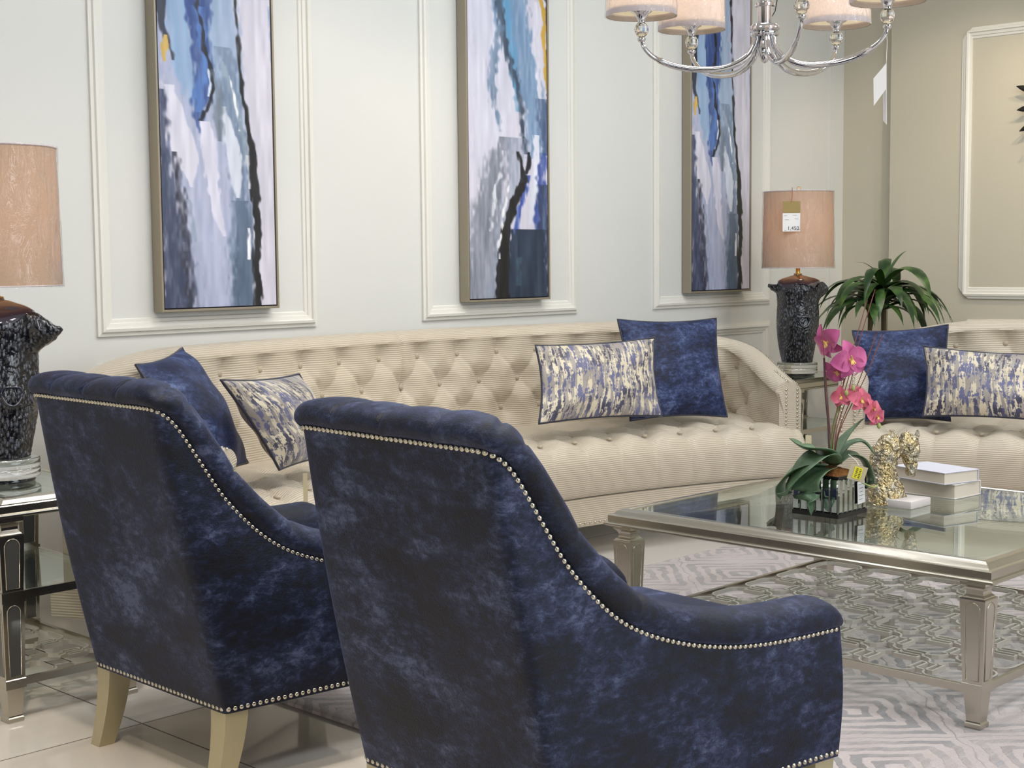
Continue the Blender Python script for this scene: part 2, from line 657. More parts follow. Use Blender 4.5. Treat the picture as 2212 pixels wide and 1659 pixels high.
    t.bump(t.noise(t.coord('Object', (60, 60, 10)), 1.0, 5, 0.7), 0.5, 0.002)
    # patterned lumbar cloth: broken vertical brush bars on cream
    t = simple('brushstroke_cloth', lin((216, 204, 176)), 0.45, sheen=0.3)
    uv = t.n('ShaderNodeUVMap')
    def uvn(sx, sy, sc, det=3, r=0.6, loc=0.0):
        mp = t.n('ShaderNodeMapping')
        mp.inputs['Scale'].default_value = (sx, sy, 1)
        mp.inputs['Location'].default_value = (loc, loc * 0.7, loc)
        t.link(uv.outputs[0], mp.inputs[0])
        return t.noise(mp.outputs[0], sc, det, r)
    a = uvn(52, 15, 1.0, 4, 0.68)
    b = uvn(46, 6, 1.0, 3, 0.6, 5.0)
    bb = uvn(22, 44, 1.0, 3, 0.65, 9.0)
    cream = t.mix(uvn(6, 6, 1.0), lin((190, 176, 146)), lin((222, 212, 188)))
    m_t = t.ramp(t.math('ADD', t.math('MULTIPLY', b, 0.75), t.math('MULTIPLY', bb, 0.25)), [(0.485, (0, 0, 0)), (0.495, (1, 1, 1))])
    m_n = t.ramp(t.math('ADD', t.math('MULTIPLY', a, 0.78), t.math('MULTIPLY', bb, 0.22)), [(0.515, (0, 0, 0)), (0.525, (1, 1, 1))])
    c = t.mix(m_t, cream, lin((150, 142, 134)))
    navy = t.mix(t.ramp(uvn(8, 8, 1.0, 2, 0.5, 3.0), [(0.45, (0, 0, 0)), (0.6, (1, 1, 1))]), lin((92, 94, 130)), lin((52, 50, 72)))
    t.base(t.mix(m_n, c, navy))
    t.bump(uvn(500, 500, 1.0, 2), 0.1, 0.001)
    simple('lamp_bulb', (1, 0.9, 0.7), 0.5, ec=(1, 0.82, 0.58), es=2.0)
    simple('panel_glow', (1, 1, 1), 0.5, ec=(0.95, 0.98, 1.0), es=6.0)


mk_materials()

# ------------------------------------------------------------------ room shell
XL, XR, YF, YB, ZC = -4.0, 7.50, -3.5, 4.68, 3.05


def plane_box(name, a, b, mat):
    bm = bmesh.new()
    box(bm, a, b)
    return struct(bm_obj(name, bm, mat))


plane_box('floor', (XL, YF, -0.05), (8.0, 5.0, 0.0), 'floor_tile')
plane_box('ceiling', (XL, YF, ZC), (8.0, 5.0, ZC + 0.05), 'ceiling_paint')
plane_box('wall_back', (XL, YB, 0), (7.557, YB + 0.1, ZC), 'wall_paint')
plane_box('wall_right', (XR, YF, 0), (XR + 0.3, 4.33, ZC), 'wall_paint_beige')
plane_box('wall_corner', (7.557, 4.33, 0), (7.8, YB + 0.1, ZC), 'wall_paint_beige')
plane_box('wall_left', (XL - 0.1, YF, 0), (XL, YB, ZC), 'dark_wall')
plane_box('wall_front', (XL, YF - 0.1, 0), (XR, YF, ZC), 'dark_wall')
plane_box('trim_1', (7.43, YB - 0.012, 0), (7.557, YB, ZC), 'wall_paint')
plane_box('baseboard_back', (XL, YB - 0.015, 0), (7.43, YB, 0.09), 'moulding_paint')
plane_box('baseboard_right', (XR - 0.015, YF, 0), (XR, 4.33, 0.09), 'moulding_paint')


def rect_moulding(name, axis, c0, c1, z0, z1, plane, w=0.062):
    """stepped picture-frame moulding on a wall; axis 'X' on back wall (plane=Y), 'Y' on right wall (plane=X)"""
    prof = [(0.0, 0.0), (0.0, 0.010), (0.012, 0.012), (0.016, 0.020), (0.026, 0.022), (0.030, 0.014), (0.044, 0.012), (0.047, 0.007), (w - 0.004, 0.006), (w, 0.0)]
    V, F = [], []
    n = len(prof)
    for (cx, cz, sx, sz) in ((c0, z0, 1, 1), (c1, z0, -1, 1), (c1, z1, -1, -1), (c0, z1, 1, -1)):
        for ins, d in prof:
            a, z = cx + sx * ins, cz + sz * ins
            V.append((a, plane - d, z) if axis == 'X' else (plane - d, a, z))
    F = grid_faces(4, n, True, flip=(axis != 'X'))
    return struct(mesh_obj(name, V, F, 'moulding_paint', smooth=False))


pan = [(2.703, 3.676), (4.25, 5.237), (5.812, 6.829)]
k = 2
for a, b in pan:
    rect_moulding('trim_%d' % k, 'X', a, b, 0.93, 2.85, YB); k += 1
    rect_moulding('trim_%d' % k, 'X', a, b, 0.17, 0.832, YB); k += 1
rect_moulding('trim_%d' % k, 'X', 1.13, 2.13, 0.93, 2.85, YB); k += 1
rect_moulding('trim_%d' % k, 'X', 1.13, 2.13, 0.17, 0.832, YB); k += 1
for a, b in ((2.75, 3.84), (1.1, 2.2)):
    rect_moulding('trim_%d' % k, 'Y', b, a, 0.95, 2.40, XR); k += 1
    rect_moulding('trim_%d' % k, 'Y', b, a, 0.17, 0.835, XR); k += 1

# ------------------------------------------------------------------ rug
def build_rug():
    x0, x1, y0, y1 = 2.355, 5.35, 0.55, 3.55
    bm = bmesh.new()
    box(bm, (x0, y0, 0.0005), (x1, y1, 0.012), 0.004)
    o = bm_obj('rug', bm, 'rug_pile', None, auto=40)
    tag(o, 'pale grey and pink rug with nested diamonds lying under the coffee table', 'rug')


build_rug()

# ------------------------------------------------------------------ paintings
def paint_canvas(W, H, base, strokes, seed, nx=120):
    """W,H canvas in picture px; strokes: list of (pts[(x,y,w)], rgb, opacity, soft)"""
    rng = np.random.default_rng(seed)
    ny = int(nx * H / W)
    xs = (np.arange(nx) + 0.5) / nx * W
    ys = (np.arange(ny) + 0.5) / ny * H

    def vnoise(fx, fy):
        gx, gy = int(fx) + 2, int(fy) + 2
        g = rng.random((gy, gx))
        u = np.linspace(0, gx - 1.001, nx)
        v = np.linspace(0, gy - 1.001, ny)
        iu, iv = u.astype(int), v.astype(int)
        fu, fv = u - iu, v - iv
        fu = fu * fu * (3 - 2 * fu)
        fv = fv * fv * (3 - 2 * fv)
        a = g[iv][:, iu] * (1 - fu) + g[iv][:, iu + 1] * fu
        b = g[iv + 1][:, iu] * (1 - fu) + g[iv + 1][:, iu + 1] * fu
        return a * (1 - fv)[:, None] + b * fv[:, None]
    img = np.ones((ny, nx, 3)) * np.array(base)[None, None, :]
    st = vnoise(26, 9) * 0.6 + vnoise(60, 30) * 0.4
    img += (st - 0.5)[:, :, None] * 22
    X, Y = np.meshgrid(xs, ys)
    for pts, rgb, op, soft in strokes:
        p = np.array(sorted(pts, key=lambda q: q[1]), float)
        cx = np.interp(ys, p[:, 1], p[:, 0])
        w = np.interp(ys, p[:, 1], p[:, 2]) / 2
        ok = (ys >= p[0, 1] - 2) & (ys <= p[-1, 1] + 2)
        wob = vnoise(3, 26)[:, :1] - 0.5
        rough = (vnoise(40, 60) - 0.5) * (5 + soft * 1.2)
        d = np.abs(X - cx[:, None] - wob * 6) - w[:, None] + rough
        m = np.clip(0.5 - d / (1.5 + soft), 0, 1) * ok[:, None]
        tex = (vnoise(34, 12) - 0.5) * 0.9 + (vnoise(60, 50) - 0.5) * 0.5
        m = np.clip(m * (op + tex * 0.45 * (1 if op < 1 else 0.25)), 0, 1)
        colr = np.array(rgb)[None, None, :] + (vnoise(30, 14) - 0.5)[:, :, None] * 26
        img = img * (1 - m[:, :, None]) + colr * m[:, :, None]
    img = np.clip(img, 4, 245) / 255.0
    return np.where(img <= 0.04045, img / 12.92, ((img + 0.055) / 1.055) ** 2.4), nx, ny


LAV = (206, 203, 218)
ART1 = [
    ([(300, 0, 150), (300, 660, 170)][0:2], (150, 168, 200), 0.8, 40),
    ([(70, -300, 190), (70, 0, 190), (95, 250, 180), (120, 500, 160), (120, 700, 160)], (168, 176, 204), 0.9, 30),
    ([(34, -310, 60), (40, -90, 60), (45, 60, 50), (55, 140, 46), (75, 230, 26)], (140, 170, 205), 0.9, 14),
    ([(94, -310, 120), (100, -90, 120), (120, 0, 90), (140, 120, 80), (150, 260, 60)], (150, 172, 200), 0.8, 20),
    ([(140, 100, 30), (150, 200, 40), (165, 300, 40), (170, 420, 36), (175, 520, 60), (170, 700, 90)], (112, 130, 156), 0.85, 14),
    ([(2, -310, 36), (8, -90, 36), (6, 20, 22), (12, 60, 14), (22, 100, 12), (30, 135, 5)], (48, 54, 70), 1, 3),
    ([(14, 88, 9), (14, 105, 14), (14, 138, 8)], (206, 170, 88), 1, 1),
    ([(20, 190, 20), (34, 240, 30), (40, 290, 54), (52, 330, 56), (62, 370, 30), (66, 400, 8)], (212, 211, 226), 1, 3),
    ([(5, 200, 14), (6, 260, 18), (6, 330, 22), (12, 420, 40), (22, 500, 52), (38, 600, 80), (44, 720, 96)], (66, 74, 100), 0.95, 9),
    ([(30, 330, 8), (40, 420, 16), (48, 520, 16), (60, 640, 26), (62, 720, 30)], (48, 50, 62), 0.8, 9),
    ([(60, 430, 8), (72, 560, 12), (78, 680, 10)], (150, 164, 186), 0.9, 5),
    ([(86, -310, 60), (92, -90, 60), (84, 0, 58), (90, 90, 40), (96, 150, 36), (92, 200, 44), (84, 240, 24), (79, 284, 4)], (52, 78, 138), 0.95, 6),
    ([(88, 20, 22), (96, 120, 16), (88, 190, 26), (84, 240, 12)], (92, 136, 206), 0.6, 6),
    ([(92, -310, 10), (98, -60, 10), (84, 18, 8), (96, 70, 9), (97, 110, 9), (111, 150, 8), (114, 190, 9), (106, 226, 9), (84, 258, 7)], (28, 32, 44), 1, 2),
    ([(106, 150, 4), (110, 180, 5), (104, 205, 4)], (210, 222, 240), 1, 1),
    ([(96, 262, 22), (99, 300, 32), (106, 360, 30), (114, 430, 24), (124, 480, 16), (128, 505, 5)], (212, 211, 228), 1, 3),
    ([(138, 228, 8), (148, 290, 26), (158, 350, 34), (166, 420, 12)], (206, 212, 226), 1, 4),
    ([(116, 150, 6), (124, 190, 16), (128, 240, 18), (128, 300, 10)], (108, 120, 134), 0.8, 6),
    ([(136, 130, 4), (150, 180, 10), (166, 230, 14), (180, 290, 12), (186, 360, 8)], (140, 156, 172), 0.8, 5),
    ([(150, 160, 3), (160, 215, 5), (172, 275, 4)], (232, 234, 240), 1, 2),
    ([(172, 430, 34), (178, 520, 46), (176, 600, 54), (174, 720, 70)], (84, 100, 124), 0.85, 12),
    ([(90, 520, 66), (100, 600, 80), (104, 720, 84)], (172, 178, 206), 0.8, 22),
    ([(198, -310, 60), (204, -90, 60), (215, 120, 60), (224, 300, 66), (232, 470, 70), (232, 720, 70)], (206, 203, 217), 1, 2),
    ([(159, -310, 6), (165, -90, 6), (169, 0, 7), (174, 100, 7), (178, 180, 7), (186, 240, 8), (192, 280, 12), (197, 320, 17), (203, 400, 20), (206, 470, 18), (203, 560, 17), (203, 720, 18)], (26, 27, 30), 1, 2),
    ([(186, 330, 4), (190, 400, 6)], (214, 216, 222), 1, 2),
    ([(188, 490, 5), (186, 555, 6)], (232, 233, 240), 1, 1),
]
ART2 = [
    ([(34, -310, 80), (40, -90, 80), (50, 200, 80), (40, 400, 60)], (204, 204, 220), 0.9, 10),
    ([(89, -310, 80), (95, -90, 80), (90, 0, 76), (102, 60, 74), (112, 110, 66), (130, 170, 62), (146, 220, 50), (156, 280, 50), (150, 340, 40)], (118, 146, 178), 0.95, 10),
    ([(80, -310, 30), (86, -90, 30), (84, 0, 26), (90, 80, 22), (100, 160, 14), (112, 240, 8)], (92, 150, 190), 0.8, 8),
    ([(60, -310, 14), (66, -90, 14), (68, 0, 16), (76, 80, 14), (92, 130, 12), (112, 200, 10), (120, 260, 8), (124, 330, 10)], (62, 76, 96), 0.95, 5),
    ([(72, 60, 8), (58, 120, 18), (52, 180, 16), (56, 220, 12), (68, 285, 4)], (112, 134, 160), 0.9, 5),
    ([(174, -310, 40), (180, -90, 40), (182, 0, 22), (182, 100, 14), (178, 200, 6)], (54, 60, 78), 1, 3),
    ([(154, -310, 10), (160, -90, 10), (164, 0, 10), (170, 90, 8), (175, 160, 8), (177, 205, 4)], (200, 160, 66), 1, 2),
    ([(148, 0, 10), (150, 100, 12), (158, 200, 8), (165, 250, 4)], (214, 214, 226), 0.9, 4),
    ([(80, 300, 30), (54, 380, 50), (36, 470, 60), (28, 560, 70), (24, 720, 90)], (122, 128, 142), 0.85, 16),
    ([(76, 330, 5), (56, 420, 8), (46, 500, 4)], (214, 216, 226), 0.9, 3),
    ([(104, 300, 40), (98, 400, 30), (70, 520, 30), (50, 700, 50)], (150, 158, 178), 0.7, 14),
    ([(162, 210, 20), (170, 260, 30), (172, 330, 20)], (74, 92, 126), 0.9, 6),
    ([(152, 290, 14), (152, 370, 22), (142, 440, 22), (132, 485, 5)], (214, 216, 230), 1, 3),
    ([(128, 380, 10), (116, 440, 12), (98, 520, 8), (92, 560, 4)], (64, 88, 166), 1, 4),
    ([(164, 330, 16), (160, 420, 18), (150, 500, 20), (134, 560, 12)], (66, 84, 154), 0.95, 6),
    ([(168, 400, 24), (166, 500, 30), (160, 560, 60)], (56, 70, 104), 0.9, 7),
    ([(132, 500, 74), (128, 580, 100), (130, 720, 110)], (40, 54, 74), 1, 10),
    ([(110, 560, 10), (106, 620, 6)], (70, 96, 110), 0.7, 6),
    ([(110, 330, 6), (114, 365, 13), (118, 392, 18), (98, 432, 20), (84, 480, 20), (75, 540, 22), (70, 600, 30), (70, 720, 34)], (26, 27, 31), 1, 2),
    ([(132, 330, 6), (128, 365, 9), (118, 394, 10)], (26, 30, 44), 1, 2),
    ([(88, 400, 3), (74, 470, 4), (62, 560, 4)], (232, 232, 238), 1, 1),
]


def shift(strokes, dy):
    return [([(x, y + dy, w) for x, y, w in p], c, o, s) for p, c, o, s in strokes]


# the visible lower part is px 0..660 of the artwork; 300 px continue above
C1 = paint_canvas(246, 960, LAV, shift(ART1, 300), 11)
C2 = paint_canvas(175, 806, LAV, shift(ART2, 158), 12, 100)


def painting(x0, x1, z0, z1, canv, label):
    t = thing('framed_painting', label, 'painting', ((x0 + x1) / 2, YB, z0))
    w, h, dep = x1 - x0, z1 - z0, 0.055
    yf = -dep - 0.004
    bm = bmesh.new()
    fw = 0.009
    for a, b in (((-w / 2, yf, 0), (-w / 2 + fw, -0.004, h)), ((w / 2 - fw, yf, 0), (w / 2, -0.004, h)),
                 ((-w / 2 + fw, yf, 0), (w / 2 - fw, -0.004, fw)), ((-w / 2 + fw, yf, h - fw), (w / 2 - fw, -0.004, h))):
        box(bm, a, b, 0.0012, seg=1)
    bm_obj('frame', bm, 'frame_taupe', t)
    bm = bmesh.new()
    box(bm, (-w / 2 + fw, yf + 0.012, fw), (w / 2 - fw, -0.004, h - fw))
    bm_obj('backing', bm, 'frame_gap', t)
    img, nx, ny = canv
    g = 0.005
    cw, ch = w - 2 * fw - 2 * g, h - 2 * fw - 2 * g
    V, cols = [], []
    for j in range(ny):
        for i in range(nx):
            V.append((-cw / 2 + cw * i / (nx - 1), yf + 0.003, fw + g + ch * (1 - j / (ny - 1))))
    cols = np.concatenate([img.reshape(-1, 3), np.ones((nx * ny, 1))], axis=1)
    F = grid_faces(ny, nx)
    n0 = len(V)
    V += [(-cw / 2, yf + 0.012, fw + g), (cw / 2, yf + 0.012, fw + g), (cw / 2, yf + 0.012, fw + g + ch), (-cw / 2, yf + 0.012, fw + g + ch)]
    cols = np.concatenate([cols, np.array([[.5, .5, .6, 1]] * 4)])
    bl, br, tl, tr = (ny - 1) * nx, ny * nx - 1, 0, nx - 1
    F += [(bl, n0, n0 + 1, br), (br, n0 + 1, n0 + 2, tr), (tl, n0 + 3, n0, bl)]
    mesh_obj('canvas', V, F, 'canvas_paint', t, cols=cols, smooth=False)
    return t


painting(2.935, 3.457, 1.010, 2.67, C1, 'leftmost tall abstract painting in blue and white on the back wall')
painting(4.470, 4.995, 1.003, 2.665, C2, 'middle tall abstract painting with a forked black stroke above navy, on the back wall')
painting(6.047, 6.578, 1.004, 2.675, C1, 'tall abstract painting behind the chandelier, nearest the room corner')

# ------------------------------------------------------------------ crescent tufted sofa
RB, RF, HA = 3.743, 3.205, 0.488


def sofa_pt(r, a, z=0.0):
    return np.array([r * math.sin(a), r * math.cos(a) - RB, z])


def tuft(u, v, rows, fade_up=0.9):
    """relative height of a diamond-tufted cushion; buttons at integer u (even rows), half u (odd rows)"""
    a, b = u + v / 2, u - v / 2
    da, db, du = abs(a - round(a)), abs(b - round(b)), abs(u - round(u))
    # nearest button
    r2 = 9.0
    for k in range(rows):
        o = 0.5 if k % 2 else 0.0
        x = abs((u - o) - round(u - o))
        r2 = min(r2, x * x + ((v - k) * 0.57) ** 2)
    dim = math.exp(-r2 / 0.052) * 0.62 + math.exp(-r2 / 0.16) * 0.30
    if v < 0:
        k = min(1, -v / 0.3)
        cr = max(math.exp(-da / 0.035), math.exp(-db / 0.035)) * (1 - k) + math.exp(-du / 0.04) * k
        cr *= max(0.25, 1 + v / 2.5)
    elif v > rows - 1:
        o = 0.5 if (rows - 1) % 2 else 0.0
        du = abs((u - o) - round(u - o))
        k = min(1, (v - rows + 1) / 0.3)
        cr = max(math.exp(-da / 0.035), math.exp(-db / 0.035)) * (1 - k) + math.exp(-du / 0.04) * k
    else:
        cr = max(math.exp(-da / 0.035), math.exp(-db / 0.035))
    return 1 - dim - 0.30 * cr * (1 - math.exp(-r2 / 0.02))


def smooth_path(P, sig, ds):
    P = np.array(P)
    seg = np.linalg.norm(np.diff(P, axis=0), axis=1)
    s = np.concatenate([[0], np.cumsum(seg)])
    n = int(s[-1] / ds)
    ss = np.linspace(0, s[-1], n)
    Q = np.stack([np.interp(ss, s, P[:, k]) for k in range(P.shape[1])], 1)
    h = int(3 * sig / ds)
    kern = np.exp(-0.5 * (np.arange(-h, h + 1) * ds / sig) ** 2)
    kern /= kern.sum()
    out = np.zeros_like(Q)
    for k in range(Q.shape[1]):
        a = np.concatenate([2 * Q[0, k] - Q[1:h + 1, k][::-1], Q[:, k], 2 * Q[-1, k] - Q[-h - 1:-1, k][::-1]])
        out[:, k] = np.convolve(a, kern, 'valid')
    return out


def sofa(label, origin, rz, cam_side=1):
    t = thing('tufted_sofa', label, 'sofa', origin, rz, None)
    Ai = HA - 0.033
    r0 = 3.25
    P = [sofa_pt(r, -Ai)[:2] for r in np.linspace(r0, RB, 30)]
    P += [sofa_pt(RB, a)[:2] for a in np.linspace(-Ai, Ai, 300)[1:-1]]
    P += [sofa_pt(r, Ai)[:2] for r in np.linspace(RB, r0, 30)]
    ds = 0.0075
    Q = smooth_path(P, 0.085, ds)
    n = len(Q)
    T = np.gradient(Q, axis=0)
    T /= np.linalg.norm(T, axis=1)[:, None]
    N = np.stack([-T[:, 1], T[:, 0]], 1)          # outward
    if N[n // 2, 1] < 0:
        N = -N
    s = np.arange(n) * ds
    L = s[-1]
    e = np.minimum(s, L - s)
    ztop = 0.652 + 0.253 * np.sin(PI / 2 * np.clip(e / 1.05, 0, 1)) ** 1.15
    U = (s - L / 2) / 0.207 + 0.5
    # cross-section samples: (region, param)
    zs = 0.36
    inner = np.linspace(0, 1, 46)
    roll = np.linspace(0, 1, 22)[1:]
    outer = np.linspace(0, 1, 10)[1:]
    thick, rr = 0.105, 0.052
    V, UV = [], []
    btn = []

    def bulge(u, v):
        return tuft(u, v, 3)
    m = len(inner) + len(roll) + len(outer)
    for i in range(n):
        zt = ztop[i]
        q, nn = Q[i], N[i]
        H = zt - rr - zs
        lean = 0.055 * min(1, e[i] / 0.6)
        cs = min(abs(s[i] - L / 2) / 0.012, 1)
        fade = min(1, e[i] / 0.30)
        arc = 0.0
        for w in inner:
            z = zs + H * w
            v = (zt - z - 0.105) / 0.118
            bl = bulge(U[i], v)
            amp = 0.034 * fade
            d = -amp * bl + (0.010 * (1 - cs)) * 1.0 + lean * w - 0.012 * (1 - fade)
            p = q + nn * d
            V.append((p[0], p[1], z))
            UV.append((s[i], z))
            arc = z
        pl = abs(math.sin(PI * U[i])) ** 0.4
        for w in roll:
            an = PI * (1 - w)
            ex = 0.006 * fade * (pl - 0.6) * (1 - w) ** 1.5
            rx = (thick / 2 + ex)
            c = lean + thick / 2 - 0.02
            d = c + (rx + 0.012) * math.cos(an) + (0.008 * (1 - cs) * (1 - w))
            z = zt - rr + (rr + ex * 0.5) * math.sin(an) - 0.006 * (1 - cs) * (1 - w)
            p = q + nn * d
            V.append((p[0], p[1], z))
            UV.append((s[i], arc + 0.16 * w))
        for w in outer:
            z = (zt - rr) * (1 - w) + 0.135 * w
            d = lean * (1 - w) + thick / 2 - 0.02 + thick / 2 + 0.012 - 0.004 * w
            p = q + nn * d
            V.append((p[0], p[1], z))
            UV.append((s[i], z))
    F = grid_faces(n, m)
    # end caps (arm fronts)
    for row, fl in ((0, False), (n - 1, True)):
        ids = list(range(row * m, row * m + m))
        c = np.mean([V[k_] for k_ in ids], axis=0)
        b = len(V)
        V.append(tuple(c)); UV.append((0.02, c[2]))
        base_in = V[ids[0]]
        V.append((base_in[0], base_in[1], 0.135)); UV.append((0.0, 0.135))
        ids = [b + 1] + ids
        for x, y in zip(ids, ids[1:] + [ids[0]]):
            F.append((x, y, b) if fl else (y, x, b))
    sh = mesh_obj('back_and_arms', V, F, 'ribbed_satin', t, uvs=UV)
    sh.data.set_sharp_from_angle(angle=rad(60))
    # back buttons
    bm_b = bmesh.new()
    bmesh.ops.create_uvsphere(bm_b, u_segments=14, v_segments=8, radius=0.0125)
    bme = bpy.data.meshes.new('button')
    bm_b.to_mesh(bme); bm_b.free()
    bme.shade_smooth(); bme.materials.append(MATS['button_satin'])

    def add_btn(p, nrm):
        o = bpy.data.objects.new('button', bme)
        COL.objects.link(o)
        o.parent = t
        o.location = p
        o.rotation_euler = Vector(nrm).to_track_quat('Z', 'Y').to_euler()
        o.scale = (1, 1, 0.6)
    for row in range(3):
        off = 0.5 if row == 1 else 0.0
        kk = -20
        while kk < 20:
            u = kk + off
            sv = (u - 0.5) * 0.207 + L / 2
            kk += 1
            if sv < 0.26 or sv > L - 0.26:
                continue
            i = int(sv / ds)
            z = ztop[i] - 0.105 - 0.118 * row
            if z < 0.5:
                continue
            w = (z - zs) / (ztop[i] - rr - zs)
            lean = 0.055 * min(1, e[i] / 0.6)
            p = Q[i] + N[i] * (lean * w - 0.002)
            add_btn((p[0], p[1], z), (-N[i][0], -N[i][1], 0.1))
    # ---------------- seat
    V, UV = [], []
    na = 420
    prof = [(0.0, 0.246), (-0.010, 0.262), (-0.016, 0.30), (-0.018, 0.35), (-0.012, 0.395), (0.004, 0.43), (0.028, 0.455), (0.06, 0.468)]
    pr = spline([(a, b, 0) for a, b in prof], 5)
    pr = [(q_[0], q_[1]) for q_ in pr]
    for w in np.linspace(0.06, 0.56, 66)[1:]:
        pr.append((w, 0.468 + 0.008 * math.sin(min(1, (w - 0.06) / 0.2) * PI / 2)))
    arcl = [0]
    for a, b in zip(pr, pr[1:]):
        arcl.append(arcl[-1] + math.hypot(a[0] - b[0], a[1] - b[1]))
    m2 = len(pr)
    arcl_edge = float(np.interp(0.075, [q_[0] for q_ in pr[20:]], arcl[20:]))
    SU = 0.1775
    for i in range(na):
        a = -0.483 + 0.966 * i / (na - 1)
        su = a * RF / SU + 0.5
        endf = min(1, (0.483 - abs(a)) / 0.012)
        for j, (w, z) in enumerate(pr):
            v = (w - 0.075) / 0.135
            if w < 0.075:
                v = -(arcl_edge - arcl[j]) / 0.135
                down = float(np.clip((z - 0.25) / 0.20, 0, 1))
                amp = 0.010 + 0.024 * down
            else:
                amp = 0.034
            bl = tuft(su, v, 3)
            if w < 0.06:
                nx_, nz_ = (-1, 0) if z < 0.40 else (-0.6, 0.8)
            else:
                nx_, nz_ = (0, 1)
            o_ = amp * (bl - 0.9)
            ww, zz = w + nx_ * o_, z + nz_ * o_
            aa = a * (1 - (1 - math.sqrt(max(0, endf))) * 0.0)
            if endf < 1:
                zz = zz - (1 - math.sqrt(endf * (2 - endf))) * 0.03 * np.clip((z - 0.3) / 0.1, 0, 1)
            p = sofa_pt(RF + ww, aa)
            V.append((p[0], p[1], zz))
            UV.append((a * RF, 0.25 + arcl[j]))
    F = grid_faces(na, m2, flip=True)
    for row, fl in ((0, False), (na - 1, True)):
        ids = list(range(row * m2, row * m2 + m2))
        b = len(V)
        p = sofa_pt(RF + 0.56, -0.483 if row == 0 else 0.483)
        V.append((p[0], p[1], 0.246)); UV.append((0, 0.25))
        p = sofa_pt(RF + 0.2, -0.483 if row == 0 else 0.483)
        V.append((p[0], p[1], 0.33)); UV.append((0, 0.3))
        ids.append(b)
        for x, y in zip(ids, ids[1:] + [ids[0]]):
            F.append((x, y, b + 1) if not fl else (y, x, b + 1))
    so = mesh_obj('seat', V, F, 'ribbed_satin', t, uvs=UV)
    so.data.set_sharp_from_angle(angle=rad(70))
    for row in range(3):
        off = 0.5 if row == 1 else 0.0
        for kk in range(-11, 12):
            a = (kk + off - 0.5) * SU / RF
            if abs(a) > 0.44:
                continue
            p = sofa_pt(RF + 0.075 + 0.135 * row, a)
            add_btn((p[0], p[1], 0.455), (0, 0, 1))
    # ---------------- base
    V, UV = [], []
    pb = [(0.60, 0.140), (0.006, 0.126), (0.0, 0.130), (-0.002, 0.19), (0.0, 0.240), (0.012, 0.247), (0.60, 0.247)]
    for i in range(120):
        a = -0.486 + 0.972 * i / 119
        for w, z in pb:
            p = sofa_pt(RF + w, a)
            V.append((p[0], p[1], z)); UV.append((a * RF, z))
    F = grid_faces(120, len(pb), flip=True)
    F.append(tuple(range(len(pb)))[::-1])
    F.append(tuple(119 * len(pb) + k_ for k_ in range(len(pb))))
    bo = mesh_obj('base_rail', V, F, 'ribbed_satin', t, uvs=UV)
    bo.data.set_sharp_from_angle(angle=rad(50))
    bm = bmesh.new()
    for a0 in (-0.4, 0, 0.4):
        pass
    V = []
    for i in range(40):
        a = -0.47 + 0.94 * i / 39
        for w in (0.03, 0.60):
            p = sofa_pt(RF + w, a)
            V.append((p[0], p[1], 0.132))
    mesh_obj('dust_cover', V, grid_faces(40, 2), 'under_cloth', t)
    for a in (-0.45, 0, 0.45):
        for r in (RF + 0.07, RF + 0.50):
            p = sofa_pt(r, a)
            V, F = [], []
            for h, z in ((0.020, 0.0), (0.032, 0.142)):
                for sx, sy in ((-1, -1), (1, -1), (1, 1), (-1, 1)):
                    V.append((p[0] + sx * h, p[1] + sy * h, z))
            F = [(0, 1, 5, 4), (1, 2, 6, 5), (2, 3, 7, 6), (3, 0, 4, 7), (3, 2, 1, 0), (4, 5, 6, 7)]
            mesh_obj('leg', V, F, 'sofa_wood', t, smooth=False)
    # ---------------- nailheads
    items = []
    for i in range(int(2 * 0.47 * RF / 0.0262)):
        a = -0.47 + i * 0.0262 / RF
        p = sofa_pt(RF - 0.0015, a, 0.141)
        items.append((tuple(p), (-math.sin(a), -math.cos(a), 0), 1000 + abs(a - cam_side * 0.2) * 100))
    for side in (-1, 1):
        pri = 0 if side == cam_side else 5000
        idx0 = 0 if side < 0 else n - 1
        q, nn, tt = Q[idx0], N[idx0], T[idx0]
        fwd = -tt if side < 0 else tt           # points out of the arm front
        zt = ztop[idx0]
        for off in (0.022, 0.077):
            for kq in range(22):
                z = 0.27 + 0.0165 * kq
                if z > zt - 0.022:
                    break
                p = q + nn * off + fwd * 0.0005
                items.append(((p[0], p[1], z), (fwd[0], fwd[1], 0), pri + kq))
        for off, ln in ((0.077, 0.62), (0.030, 0.13)):
            kq = 0
            sv = 0.006
            while sv < ln:
                i = int(sv / ds)
                i = i if side < 0 else n - 1 - i
                # find surface height on roll at offset
                lean = 0.055 * min(1, e[i] / 0.6)
                c = lean + thick / 2 - 0.02
                x = np.clip((lean + off - c) / (thick / 2 + 0.012), -0.98, 0.98)
                z = ztop[i] - rr + rr * math.sqrt(1 - x * x)
                p = Q[i] + N[i] * (lean + off)
                nv = np.array([N[i][0] * x, N[i][1] * x, math.sqrt(1 - x * x)])
                items.append(((p[0], p[1], z), tuple(nv), pri + 30 + sv * 50))
                sv += 0.0135
    nails(t, items, 0.0055)
    return t


sofa_a = sofa('long crescent beige tufted sofa standing along the wall beneath the three paintings', (3.937 - RB * math.sin(0.006), 0.667 + RB * math.cos(0.006), 0), 0.006, 1)
th = -0.033
cb = np.array([2.5, 1.95])
sofa_b = sofa('beige tufted sofa at the right in front of the potted plant',
              (cb[0] + RB * math.cos(th), cb[1] + RB * math.sin(th), 0), -PI / 2 + th, -1)

